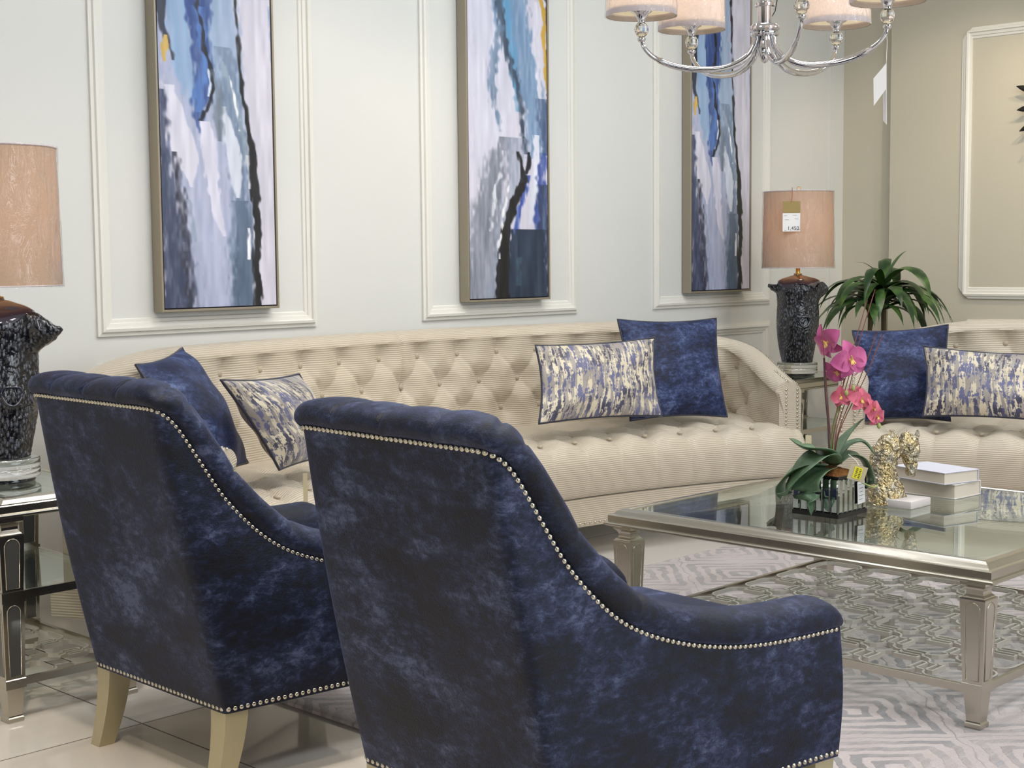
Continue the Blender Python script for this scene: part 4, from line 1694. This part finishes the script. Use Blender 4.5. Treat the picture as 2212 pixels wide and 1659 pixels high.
    for i in range(ns2):
        a = 2 * PI * i / ns2
        for j in range(nz2):
            w = j / (nz2 - 1)
            z = S0 - 0.006 + (S1 - S0 + 0.010) * w
            r = R0 + 0.003 - (R0 - R1) * w + 0.0018 * math.sin(11 * a + 3 * math.sin(7 * w)) + 0.0022 * math.sin(37 * a + 2 * w) * w ** 4
            for ca_, cz, wa, wz in cr:
                da = (a - ca_ + PI) % (2 * PI) - PI
                if abs(da) < 0.12:
                    x = da / wa - (z - cz) * 3
                    r += 0.0022 * math.exp(-x * x - ((z - cz) / wz) ** 2)
            V.append((r * math.cos(a), r * math.sin(a), z))
    mesh_obj('film_wrap', V, grid_faces(ns2, nz2, True), 'plastic_film', t)
    lathe('bulb', [(0.0, 0.62), (0.014, 0.625), (0.03, 0.66), (0.032, 0.68), (0.022, 0.705), (0.0, 0.715)], 'lamp_bulb', t, 20)
    L = bpy.data.lights.new('lamp_light', 'POINT')
    L.energy = lit * 0.6
    L.color = (1.0, 0.74, 0.48)
    L.shadow_soft_size = 0.04
    lo = bpy.data.objects.new('lamp_light', L)
    COL.objects.link(lo)
    lo.parent = t
    lo.location = (0, 0, 0.76)
    return t


# direction towards the camera is about -135 deg
table_lamp('tree-trunk ceramic lamp with linen shade, cut by the left picture edge', (1.93, 3.87, 0.590), 0,
           [(rad(-132), 0.262, 0.030), (rad(-100), 0.245, 0.026)], [(rad(-46), 0.405, 0.048, 0.035), (rad(-58), 0.43, 0.03, 0.03), (rad(150), 0.43, 0.03, 0.03), (rad(-95), 0.24, 0.012, 0.03)], 2.2)
table_lamp('tree-trunk ceramic lamp with a price tag on its shade, between the sofas', (6.34, 4.17, 0.590), 0,
           [(rad(-128), 0.275, 0.026)], [(rad(-48), 0.43, 0.036, 0.036), (rad(136), 0.45, 0.040, 0.024), (rad(-100), 0.45, 0.02, 0.02), (rad(-60), 0.20, 0.014, 0.03)], 3.0)

# ------------------------------------------------------------------ chandelier
def chandelier():
    c = np.array([3.49, 2.41, 0.0])
    t = thing('chandelier', 'chrome chandelier with crystal balls and white shades hanging above the coffee table', 'chandelier', (c[0], c[1], 1.80))
    Z = 1.80
    lathe('stem', [(0.0, 0.035), (0.020, 0.035), (0.020, 0.085), (0.027, 0.086), (0.027, 0.094), (0.018, 0.096), (0.021, 0.10), (0.021, 0.42), (0.008, 0.43), (0.008, ZC - Z - 0.03), (0.06, ZC - Z - 0.025), (0.06, ZC - Z), (0, ZC - Z)], 'chrome', t, 28)
    lathe('hub', [(0.0, 0.002), (0.036, 0.004), (0.040, 0.008), (0.040, 0.014), (0.036, 0.017), (0.041, 0.021), (0.041, 0.030), (0.036, 0.036), (0.0, 0.036)], 'chrome', t, 32)
    lathe('finial', [(0.0, -0.070), (0.008, -0.066), (0.016, -0.050), (0.019, -0.030), (0.016, -0.012), (0.012, 0.002), (0, 0.002)], 'chrome', t, 24)
    tubes('wire', [([(0.03, 0.02, 0.03), (0.05, 0.0, 0.08), (0.045, -0.02, 0.16), (0.02, -0.02, 0.35), (0.0, -0.02, 0.6)], 0.0016)], 'dark_iron', t, 6)
    # arms at measured bearings: (lateral right, away) -> world
    rx, ry = np.array([0.698, -0.716]), np.array([0.716, 0.698])
    for ang in (174.5, 119.3, -84, 43, -28.7):
        a = rad(ang)
        d = rx * math.cos(a) + ry * math.sin(a)
        ctrl = [(0.020, 0.012), (0.030, -0.022), (0.055, -0.055), (0.11, -0.080), (0.18, -0.083), (0.25, -0.072), (0.305, -0.048), (0.334, -0.020), (0.342, 0.002)]
        pts = [(d[0] * q[0], d[1] * q[0], q[1]) for q in spline([(x, z, 0) for x, z in ctrl], 6)]
        nn = len(pts)
        rads = [0.0085 - 0.0025 * (i / nn) if i / nn > 0.7 else 0.0090 for i in range(nn)]
        arm = tubes('arm', [(pts, rads)], 'chrome', t, 12)
        e = (d[0] * 0.342, d[1] * 0.342, 0)
        lathe('collar', [(0.0, -0.004), (0.008, -0.003), (0.012, 0.002), (0.012, 0.007), (0.008, 0.010), (0.0, 0.010)], 'chrome', arm, 20, e)
        lathe('crystal_ball', [(0.0, 0.010), (0.008, 0.0105), (0.0150, 0.016), (0.0195, 0.026), (0.0200, 0.032), (0.0185, 0.040), (0.013, 0.048), (0.009, 0.050), (0.0, 0.051)], 'crystal', arm, 16, e, smooth=False)
        lathe('shade_cup', [(0.0, 0.051), (0.010, 0.051), (0.0105, 0.056), (0.013, 0.062), (0.020, 0.074), (0.029, 0.079), (0.030, 0.082), (0.0, 0.083)], 'chrome', arm, 24, e)
        s0 = 0.068
        sh = lathe('lamp_shade', [(0.0985, s0), (0.0965, s0 + 0.07), (0.094, s0 + 0.15), (0.092, s0 + 0.15), (0.0945, s0 + 0.07), (0.0965, s0)], 'white_shade', arm, 56, e, cap=False)
        lathe('shade_trim', [(0.0990, s0 - 0.001), (0.0995, s0 + 0.001), (0.0990, s0 + 0.013), (0.0980, s0 + 0.013)], 'shade_trim', arm, 56, e, cap=False)
        lathe('diffuser', [(0.0, s0 + 0.016), (0.095, s0 + 0.016), (0.095, s0 + 0.018), (0.0, s0 + 0.018)], 'shade_lining', arm, 48, e)
        V = []
        for i in range(90):
            aa = 2 * PI * i / 90
            for j in range(16):
                w = j / 15
                r = 0.1010 - 0.004 * w + 0.0016 * math.sin(9 * aa + 5 * w) + 0.0012 * math.sin(23 * aa - 8 * w)
                V.append((e[0] + r * math.cos(aa), e[1] + r * math.sin(aa), s0 + 0.155 * w - 0.003))
        mesh_obj('film_wrap', V, grid_faces(90, 16, True), 'plastic_film', arm)
        L = bpy.data.lights.new('shade_light', 'POINT')
        L.energy = 0.7
        L.color = (1.0, 0.86, 0.68)
        L.shadow_soft_size = 0.02
        lo = bpy.data.objects.new('shade_light', L)
        COL.objects.link(lo); lo.parent = t; lo.location = (e[0], e[1], s0 + 0.09)
    # tags on a string, hung on the right-hand arm
    a = rad(-28.7)
    d = rx * math.cos(a) + ry * math.sin(a)
    x, y = c[0] + d[0] * 0.34, c[1] + d[1] * 0.34
    g = thing('hanging_tag', 'white paper tags on a string under the chandelier\'s right arm', 'price tag', (x, y, 1.795))
    tubes('string', [([(0.004, 0.004, 0.0), (0.0, -0.002, -0.03), (0, 0, -0.085)], 0.0010)], 'string_white', g, 6)
    for nm, m_, pts in (('tag_card', 'paper_white', [(-0.034, 0.0, -0.128), (0.0, -0.004, -0.088), (0.001, 0.0, -0.155), (-0.031, 0.004, -0.200)]),):
        P_ = [Vector((rx[0] * p[0] + ry[0] * p[1], rx[1] * p[0] + ry[1] * p[1], p[2])) for p in pts]
        nv = (P_[1] - P_[0]).cross(P_[2] - P_[1]).normalized() * 0.0006
        V = [p + nv for p in P_] + [p - nv for p in P_]
        mesh_obj(nm, V, [(0, 1, 2, 3), (7, 6, 5, 4), (0, 4, 5, 1), (1, 5, 6, 2), (2, 6, 7, 3), (3, 7, 4, 0)], m_, g, smooth=False)
    P_ = [(0.0, 0.0, -0.085), (0.006, 0.06, -0.09), (0.009, 0.06, -0.235), (0.003, 0.0, -0.25)]
    P_ = [Vector((rx[0] * p[0] + ry[0] * p[1], rx[1] * p[0] + ry[1] * p[1], p[2])) for p in P_]
    nv = (P_[1] - P_[0]).cross(P_[2] - P_[1]).normalized() * 0.0006
    V = [p + nv for p in P_] + [p - nv for p in P_]
    mesh_obj('tag_card', V, [(0, 1, 2, 3), (7, 6, 5, 4), (0, 4, 5, 1), (1, 5, 6, 2), (2, 6, 7, 3), (3, 7, 4, 0)], 'paper_white', g, smooth=False)


chandelier()

# ------------------------------------------------------------------ lamp price tag
RX = Vector((0.698, -0.716, 0)); RY = Vector((0.716, 0.698, 0))


def card(name, mat, parent, w, h, loc, u=Vector((1, 0, 0)), v=Vector((0, 0, 1)), th=0.0006):
    n = u.cross(v).normalized() * th / 2
    L = Vector(loc)
    q = [L - u * w / 2 - v * h / 2, L + u * w / 2 - v * h / 2, L + u * w / 2 + v * h / 2, L - u * w / 2 + v * h / 2]
    V = [p + n for p in q] + [p - n for p in q]
    return mesh_obj(name, V, [(0, 1, 2, 3), (7, 6, 5, 4), (0, 4, 5, 1), (1, 5, 6, 2), (2, 6, 7, 3), (3, 7, 4, 0)], mat, parent, smooth=False)


def lamp_tag():
    base = Vector((6.34, 4.17, 0)) - RX * 0.068 - RY * 0.176
    t = thing('price_tag', 'gold and white price tag on the shade of the corner lamp', 'price tag', (base.x, base.y, 1.375))
    card('tag_card', 'paper_white', t, 0.086, 0.090, (0, 0, -0.020), RX)
    card('tag_header', 'paper_gold', t, 0.086, 0.058, (0, 0, 0.053), RX)
    rot = (PI / 2, 0, math.atan2(RX.y, RX.x))
    f = -RY * 0.001
    o = text_mesh('price_text', '1,450.', 0.026, 'ink', t, (f - RX * 0.020 + Vector((0, 0, -0.058))), rot)
    for i, (a, z, w) in enumerate([(-0.03, 0.012, 0.016), (0.016, 0.014, 0.02), (-0.022, -0.008, 0.02), (0.026, -0.004, 0.018), (-0.03, -0.060, 0.012), (0.03, -0.058, 0.016)]):
        card('print_line', 'ink', t, w, 0.0012, f * 0.8 + RX * a + Vector((0, 0, z)), RX)
    tubes('red_cord', [([(0, 0, 0.075), tuple(RX * 0.003 + Vector((0, 0, 0.11))), tuple(RX * 0.004 + RY * 0.01 + Vector((0, 0, 0.150)))], 0.0013)], 'string_red', t, 6)


lamp_tag()

# ------------------------------------------------------------------ sofa tags
g = thing('sofa_tag', 'narrow cream tag hanging at the right front corner of the long sofa', 'tag', (5.405, 3.495, 0.36))
card('tag_card', 'paper_kraft', g, 0.026, 0.125, (0, 0, 0), (RX * 0.9 + Vector((0, 0, -0.1))).normalized(), Vector((0.02, 0.02, 1)).normalized())
g = thing('sofa_tag', 'narrow cream tag on the long sofa\'s seat beside the near armchair\'s back', 'tag', (2.775, 3.60, 0.485))
card('tag_card', 'paper_kraft', g, 0.014, 0.115, (0, 0, 0), RX, Vector((0.0, 0.0, 1)).normalized())

# ------------------------------------------------------------------ dracaena
def dracaena():
    base = Vector((6.93, 4.04, 0))
    t = thing('potted_dracaena', 'leafy green potted plant with drooping strap leaves standing behind the right-hand sofa', 'plant', base)
    lathe('pot', [(0.0, 0.0), (0.12, 0.0), (0.15, 0.02), (0.17, 0.28), (0.175, 0.30), (0.16, 0.30), (0.15, 0.27), (0.0, 0.27)], 'pot_dark', t, 32)
    canes = [([(0.02, 0.02, 0.26), (0.03, 0.0, 0.7), (0.02, 0.0, 1.05)], 0.014), ([(-0.03, 0.03, 0.26), (-0.05, 0.04, 0.6), (-0.06, 0.03, 0.92)], 0.012)]
    tubes('cane', canes, 'cane_brown', t, 10)
    rng = random.Random(3)
    V, F = [], []

    def leaf(p0, az, el, ln, wd, droop):
        nonlocal V, F
        N_ = 16
        p = np.array(p0, float)
        d = np.array([math.cos(az) * math.cos(el), math.sin(az) * math.cos(el), math.sin(el)])
        side = np.array([-math.sin(az), math.cos(az), 0])
        b = len(V)
        tw = rng.uniform(-0.4, 0.4)
        for i in range(N_):
            w = i / (N_ - 1)
            wid = wd * (math.sin(PI * min(1, w * 0.92 + 0.06)) ** 0.6) * (1 - w ** 6)
            up = np.cross(side, d)
            sd = side * math.cos(tw * w) + up * math.sin(tw * w)
            fold = 0.25
            V.append(tuple(p - sd * wid + up * wid * fold))
            V.append(tuple(p))
            V.append(tuple(p + sd * wid + up * wid * fold))
            p = p + d * ln / N_
            d = d + np.array([0, 0, -1]) * droop * (0.4 + w * 1.2) / N_ * 3.0
            d /= np.linalg.norm(d)
        for i in range(N_ - 1):
            for q in (0, 1):
                F.append((b + i * 3 + q, b + i * 3 + q + 1, b + (i + 1) * 3 + q + 1, b + (i + 1) * 3 + q))
    for k_ in range(38):
        az = k_ * 2.4 + rng.uniform(-0.2, 0.2)
        el = rng.uniform(0.35, 0.95)
        leaf((0.02, 0, 0.98 + rng.uniform(-0.07, 0.07)), az, el, rng.uniform(0.40, 0.52), rng.uniform(0.026, 0.038), rng.uniform(0.95, 1.35))
    leaf((0.02, 0, 1.05), rad(-30), 1.15, 0.24, 0.016, 0.5)
    leaf((0.02, 0, 1.05), rad(140), 1.0, 0.22, 0.012, 0.6)
    for k_ in range(12):
        az = k_ * 2.4 + 1
        leaf((-0.06, 0.03, 0.88 + rng.uniform(-0.03, 0.05)), az, rng.uniform(0.4, 0.9), rng.uniform(0.30, 0.42), rng.uniform(0.022, 0.030), rng.uniform(0.8, 1.2))
    mesh_obj('foliage', V, F, 'leaf_dracaena', t)


dracaena()

# ------------------------------------------------------------------ orchid in mirrored pot
def orchid():
    c = Vector((3.752, 2.352, 0.435))
    t = thing('potted_orchid', 'magenta artificial orchid in a fluted mirrored cube pot on the coffee table', 'plant', c)
    pot = bpy.data.objects.new('pot', None)
    h, H = 0.078, 0.122
    bm = bmesh.new()
    box(bm, (-h + 0.003, -h + 0.003, 0.012), (h - 0.003, h - 0.003, H - 0.006))
    bpy.data.objects.remove(pot)
    pot = bm_obj('pot', bm, 'dark_mirror', t)
    bm = bmesh.new()
    nst = 6
    for side in range(4):
        for i in range(nst):
            a0 = -h + 2 * h * i / nst + 0.0012
            a1 = -h + 2 * h * (i + 1) / nst - 0.0012
            # bevelled mirror strip
            pts = [(a0, 0.0), (a0 + 0.004, 0.0045), (a1 - 0.004, 0.0045), (a1, 0.0)]
            R_ = Matrix.Rotation(side * PI / 2, 4, 'Z')
            ring = []
            for z, ins in ((0.013, 0.0), (0.018, 0.0), (H - 0.012, 0.0), (H - 0.007, 0.0)):
                k_ = 0.0 if z in (0.013, H - 0.007) else 1.0
                ring.append([bm.verts.new(R_ @ Vector((a, -(h - 0.003) - d * k_, z))) for a, d in pts])
            for q in range(3):
                for w in range(3):
                    bm.faces.new((ring[q][w], ring[q][w + 1], ring[q + 1][w + 1], ring[q + 1][w]))
    bm_obj('mirror_strips', bm, 'mirror', pot)
    bm = bmesh.new()
    box(bm, (-h - 0.001, -h - 0.001, 0.0), (h + 0.001, h + 0.001, 0.0125), 0.001, seg=1)
    bm_obj('pot_plinth', bm, 'black_lacquer', pot)
    sweep_rect(-h, h, -h, h, [(0, H - 0.007), (0, H), (0.008, H), (0.008, H - 0.007)], 'pot_rim', 'black_lacquer', pot)
    V = []
    for i in range(21):
        for j in range(21):
            x, y = -0.07 + 0.14 * i / 20, -0.07 + 0.14 * j / 20
            V.append((x, y, H - 0.004 + 0.022 * (1 - (x / 0.07) ** 2) * (1 - (y / 0.07) ** 2) + random.uniform(-0.002, 0.002)))
    mesh_obj('coir_mulch', V, grid_faces(21, 21), 'coir', t)

    def vec(lat, away, z):
        p = RX * lat + RY * away
        return np.array([p.x, p.y, z])

    def broad(pts, wd, name='leaf', cup=0.25):
        """pts: centre line control points (lat, away, z); broad leaf"""
        P = [vec(*p) for p in pts]
        P = spline(P, 6)
        n_ = len(P)
        V = []
        K = 7
        for i in range(n_):
            w = i / (n_ - 1)
            tt = P[min(i + 1, n_ - 1)] - P[max(i - 1, 0)]
            tt = tt / np.linalg.norm(tt)
            sd = np.cross(tt, np.array([0, 0, 1.0]))
            if np.linalg.norm(sd) < 0.2:
                sd = np.array([RX.x, RX.y, 0]) * 1.0
            sd = sd / np.linalg.norm(sd)
            up = np.cross(sd, tt)
            ww = 1.3 * wd * (math.sin(PI * (0.10 + 0.90 * w) ** 0.85) ** 0.55 if w < 0.999 else 0.0)
            for k_ in range(K):
                x = -1 + 2 * k_ / (K - 1)
                V.append(tuple(P[i] + sd * x * ww + up * (abs(x) ** 1.6) * ww * cup))
        o = mesh_obj(name, V, grid_faces(n_, K), 'leaf_orchid', t)
        md = o.modifiers.new('solid', 'SOLIDIFY')
        md.thickness = 0.0016
        return o
    # big strap leaves (lat, away, z)
    broad([(0.0, 0.0, 0.145), (-0.03, -0.02, 0.185), (-0.085, -0.03, 0.195), (-0.125, -0.02, 0.225)], 0.040)
    broad([(0.0, -0.02, 0.145), (-0.035, -0.05, 0.175), (-0.09, -0.07, 0.135), (-0.135, -0.07, 0.075), (-0.145, -0.06, 0.06)], 0.042)
    broad([(-0.01, -0.03, 0.135), (-0.06, -0.07, 0.125), (-0.085, -0.09, 0.08), (-0.075, -0.10, 0.01)], 0.040)
    broad([(-0.02, -0.01, 0.14), (-0.08, -0.02, 0.14), (-0.13, -0.01, 0.10), (-0.145, 0.0, 0.04)], 0.036)
    broad([(0.0, 0.0, 0.145), (0.03, 0.01, 0.185), (0.065, 0.01, 0.235), (0.10, 0.0, 0.280)], 0.034)
    broad([(0.01, 0.01, 0.145), (0.05, 0.03, 0.185), (0.10, 0.03, 0.205), (0.14, 0.02, 0.165)], 0.026)
    broad([(0.01, -0.01, 0.14), (0.05, 0.0, 0.165), (0.09, 0.0, 0.155), (0.115, 0.0, 0.09), (0.11, 0.0, 0.07)], 0.038)
    # stems
    st = [
        ([vec(0, 0, .12), vec(-0.005, 0, .25), vec(-0.015, 0, .36), vec(-0.02, 0, .46)], 0.0030, 'stem_dark'),
        ([vec(0.0, 0, .12), vec(0.005, 0, .22), vec(0.02, 0, .30), vec(0.05, -0.01, .345), vec(0.085, -0.02, .33), vec(0.11, -0.03, .29)], 0.0026, 'stem_green'),
    ]
    for p, r, m_ in st:
        tubes('flower_stem', [(spline(p, 8), r)], m_, t, 8)
    tw = []
    for (a, b, z, c1) in [(0.13, 0.01, 0.66, 0.02), (0.105, 0.0, 0.63, 0.01), (0.135, 0.0, 0.535, 0.04), (0.15, -0.01, 0.53, 0.045), (0.07, 0.0, 0.44, 0.03), (0.04, 0.0, 0.40, 0.01), (-0.03, 0.0, 0.56, 0.0)]:
        tw.append((spline([vec(0.012, 0, .12), vec(c1 * 0.6, 0, .24), vec(c1 + (a - c1) * 0.5, b, .24 + (z - .24) * .55), vec(a, b, z)], 8), [0.0018] * 24 + [0.0010]))
    for pts, r in tw:
        tubes('twig', [(pts, 0.0014)], 'twig_red', t, 6)

    def flower(pos, face, size, mat, roll=0.0):
        P = Vector(vec(*pos))
        Fd = Vector(vec(*face)).normalized()
        up = Vector((0, 0, 1))
        sd = up.cross(Fd).normalized()
        upv = Fd.cross(sd)
        rt = Matrix.Rotation(roll, 3, Fd)
        sd, upv = rt @ sd, rt @ upv
        V, Fc = [], []
        # (angle, length, width, forward tilt)
        pet = [(90, 1.0, 0.36, 0.05), (0 + 8, 0.98, 0.52, 0.12), (180 - 8, 0.98, 0.52, 0.12), (-52, 0.92, 0.34, 0.1), (-128, 0.92, 0.34, 0.1)]
        for an, ln, wd, fw in pet:
            a = rad(an)
            dr = sd * math.cos(a) + upv * math.sin(a)
            pr = Fd.cross(dr)
            b = len(V)
            NN, K = 9, 5
            for i in range(NN):
                w = i / (NN - 1)
                ww = wd * size * math.sin(PI * min(1, (0.06 + 0.94 * w)) ** 0.8) ** 0.7 if w < 1 else 0
                cur = fw * math.sin(PI * w) - 0.18 * w * w
                for k_ in range(K):
                    x = -1 + 2 * k_ / (K - 1)
                    V.append(P + dr * ln * size * w + pr * x * ww + Fd * size * (cur + 0.14 * x * x * math.sin(PI * w)))
            Fc += grid_faces(NN, K, off=b)
        o = mesh_obj('flower', V, Fc, mat, t)
        V, Fc = [], []
        for an in (-90, -60, -120, 90):
            a = rad(an)
            dr = sd * math.cos(a) + upv * math.sin(a)
            v, f = tube_geo([P, P + Fd * size * 0.18, P + Fd * size * 0.26 + dr * size * 0.22], [size * 0.07, size * 0.08, size * 0.03], 6, False, len(V))
            V += v; Fc += f
        mesh_obj('flower_heart', V, Fc, 'petal_heart', o)
    # (lat, away, z above table glass)
    flower((-0.005, 0.02, 0.505), (-0.75, -0.5, -0.25), 0.060, 'petal_magenta', 0.5)
    flower((0.050, -0.03, 0.455), (0.25, -0.95, 0.05), 0.062, 'petal_magenta', 0.25)
    flower((0.082, 0.02, 0.445), (0.85, -0.4, -0.1), 0.050, 'petal_magenta', -0.4)
    flower((0.018, 0.0, 0.420), (-0.3, -0.8, -0.5), 0.045, 'petal_magenta', 0.9)
    flower((0.070, -0.01, 0.355), (0.1, -0.8, 0.5), 0.032, 'petal_rose', 0.3)
    flower((0.030, -0.01, 0.345), (-0.4, -0.8, 0.1), 0.036, 'petal_rose', 0.2)
    flower((0.085, -0.02, 0.335), (0.3, -0.9, 0.2), 0.042, 'petal_rose', -0.2)
    flower((0.118, -0.03, 0.312), (0.5, -0.8, 0.1), 0.034, 'petal_rose', 0.4)
    flower((0.128, -0.035, 0.290), (0.5, -0.85, -0.2), 0.036, 'petal_rose', 0.0)
    for p in ((0.062, -0.02, 0.372), (0.042, -0.02, 0.358), (0.135, -0.035, 0.262), (0.126, -0.03, 0.272)):
        bm = bmesh.new()
        bmesh.ops.create_uvsphere(bm, u_segments=10, v_segments=8, radius=0.0075)
        o = bm_obj('bud', bm, 'bud_green', t, smooth=True)
        o.location = vec(*p)
        o.scale = (0.8, 0.8, 1.2)
    # roots
    tubes('aerial_root', [(spline([vec(0.05, -0.06, .12), vec(0.08, -0.07, .10), vec(0.115, -0.06, .085), vec(0.13, -0.05, .09)], 6), 0.0022)], 'bud_green', t, 6)
    # tags
    g = thing('barcode_tag', 'square cream tag with yellow barcode sticker tied to the orchid pot', 'price tag', c + RX * 0.055 - RY * 0.115 + Vector((0, 0, 0.135)))
    u = (RX * 0.95 + Vector((0, 0, -0.30))).normalized(); v = (Vector((0, 0, 0.95)) + RX * 0.30).normalized()
    card('tag_card', 'paper_kraft', g, 0.050, 0.046, (0, 0, 0), u, v)
    f = -RY * 0.0012
    card('yellow_sticker', 'paper_yellow', g, 0.024, 0.034, f, u, v)
    for q in range(6):
        card('barcode_line', 'ink', g, 0.006, 0.0014 + 0.001 * (q % 2), f * 1.7 + u * (-0.004) + v * (-0.012 + 0.0048 * q), u, v)
        card('barcode_line', 'ink', g, 0.006, 0.0016 + 0.0008 * ((q + 1) % 2), f * 1.7 + u * (0.006) + v * (-0.012 + 0.0048 * q), u, v)
    tubes('string', [([tuple(v * 0.02), tuple(v * 0.035 + RY * 0.02 - RX * 0.01), tuple(v * 0.05 + RY * 0.05 - RX * 0.03)], 0.0011)], 'string_white', g, 5)
    g = thing('paper_label', 'white printed label stuck on the front of the orchid\'s mirrored pot', 'label', c + Vector((0.036, -h - 0.0065, 0.066)))
    u, v = Vector((1, 0, 0.06)).normalized(), Vector((-0.06, 0, 1)).normalized()
    card('label_card', 'paper_white', g, 0.040, 0.066, (0, 0, 0), u, v)
    for q in range(5):
        card('print_line', 'ink', g, 0.026 - 0.004 * (q % 3), 0.0008, (-0.002, -0.0008, 0.024 - 0.011 * q), u, v)


orchid()

# ------------------------------------------------------------------ horse head
def horse():
    c = Vector((4.012, 2.300, 0.4355))
    t = thing('horse_head_sculpture', 'hammered metal horse head on a white marble slab on the coffee table', 'sculpture', c)
    bm = bmesh.new()
    box(bm, (-0.062, -0.105, 0.0), (0.058, 0.080, 0.024), 0.003, seg=2)
    bm_obj('marble_base', bm, 'white_marble', t, auto=40)
    S = 1 / 712.0

    def P(px, py, away=0.0):
        # picture offsets from the slab middle turned into the sculpture's own side plane
        lat = (px - 1932) * S
        z = (1098 - py) * S - 0.006
        q = RX * lat + RY * away
        return (q.x, q.y, z)
    lst = [
        ([P(1921, 1090), P(1918, 1064), P(1914, 1042), P(1913, 1020), P(1916, 1000), P(1921, 982), P(1932, 966), P(1946, 958)],
         [0.064, 0.060, 0.050, 0.042, 0.041, 0.043, 0.041, 0.034]),
        ([P(1952, 956), P(1966, 962), P(1972, 978), P(1974, 996), P(1975, 1012), P(1976, 1025), P(1975, 1033)],
         [0.030, 0.036, 0.031, 0.025, 0.018, 0.0165, 0.011]),
        ([P(1905, 985), P(1912, 965), P(1928, 948), P(1945, 943)], [0.012, 0.014, 0.014, 0.012]),
        ([P(1982, 960, -0.004), P(1987, 945, -0.004), P(1987, 931, -0.004)], [0.011, 0.009, 0.002]),
        ([P(1968, 952, 0.02), P(1970, 942, 0.02), P(1970, 934, 0.02)], [0.010, 0.008, 0.002]),
    ]
    o = tubes('horse_head', lst, 'hammered_leaf', t, 16)
    md = o.modifiers.new('rem', 'REMESH')
    md.mode = 'VOXEL'; md.voxel_size = 0.0026
    sm = o.modifiers.new('sm', 'SMOOTH'); sm.iterations = 3; sm.factor = 0.5
    tx = bpy.data.textures.new('hammer', 'CLOUDS'); tx.noise_scale = 0.017; tx.noise_depth = 1
    dp = o.modifiers.new('disp', 'DISPLACE'); dp.texture = tx; dp.strength = 0.013; dp.mid_level = 0.5
    dp.texture_coords = 'LOCAL'


horse()

# ------------------------------------------------------------------ books
def book(label, origin, rz, w, d, h, cover, group=None):
    """origin = near-left bottom corner; x across (spine on +x side), y away"""
    t = thing('hardback_book', label, 'book', origin, rz, group)
    bm = bmesh.new()
    box(bm, (0, 0, 0), (w, d, 0.003), 0.0008, seg=1)
    box(bm, (0, 0, h - 0.003), (w, d, h), 0.0008, seg=1)
    box(bm, (w - 0.003, 0, 0.0015), (w + 0.001, d, h - 0.0015), 0.0008, seg=1)
    bm_obj('cover', bm, cover, t)
    bm = bmesh.new()
    box(bm, (0.004, 0.004, 0.003), (w - 0.003, d - 0.004, h - 0.003))
    bm_obj('pages', bm, 'book_pages', t)


book('thick pale book at the bottom of the pair beside the horse head', (4.203, 2.186, 0.4355), rad(-4), 0.150, 0.205, 0.046, 'book_cloth_cream')
book('grey-white book lying on top of the pair beside the horse head', (4.172, 2.205, 0.4825), rad(-14), 0.155, 0.215, 0.038, 'book_cloth')

# ------------------------------------------------------------------ wall sculpture at the right edge
def wall_art():
    t = thing('metal_wall_art', 'dark metal leaf wall sculpture at the right picture edge', 'wall decoration', (7.50, 3.50, 1.93))
    V, F = [], []
    tubes('stem', [(spline([(-0.03, -0.10, -0.22), (-0.04, -0.05, 0.0), (-0.03, -0.08, 0.25)], 8), 0.004)], 'dark_iron', t, 6)
    for i, (y, z, a, ln) in enumerate([(-0.03, 0.10, 75, 0.13), (-0.03, 0.02, 95, 0.12), (-0.04, -0.06, 110, 0.12), (-0.06, -0.14, 120, 0.11), (-0.1, 0.12, -60, 0.12), (-0.1, 0.0, -70, 0.12)]):
        V = []
        d = (math.sin(rad(a)), math.cos(rad(a)))
        for k_ in range(8):
            w = k_ / 7
            ww = 0.016 * math.sin(PI * (0.05 + 0.93 * w))
            cy, cz = y + d[0] * ln * w * 0.8, z + d[1] * ln * w
            V += [(-0.035 - 0.01 * w, cy - d[1] * ww, cz + d[0] * ww), (-0.035 - 0.01 * w, cy + d[1] * ww, cz - d[0] * ww)]
        o = mesh_obj('metal_leaf', V, grid_faces(8, 2), 'dark_iron', t)
        md = o.modifiers.new('s', 'SOLIDIFY'); md.thickness = 0.0015


wall_art()

# ------------------------------------------------------------------ ceiling fittings
for i, (x, y) in enumerate([(1.4, 0.4), (3.4, 0.4), (5.4, 0.4), (1.4, 2.4), (3.4, 2.4), (5.4, 2.4)]):
    t = thing('ceiling_light', 'square white ceiling light panel', 'ceiling light', (x, y, ZC), 0, 'square ceiling light panels above the seating')
    bm = bmesh.new()
    box(bm, (-0.3, -0.3, -0.02), (0.3, 0.3, -0.001))
    bm_obj('panel', bm, 'panel_glow', t)
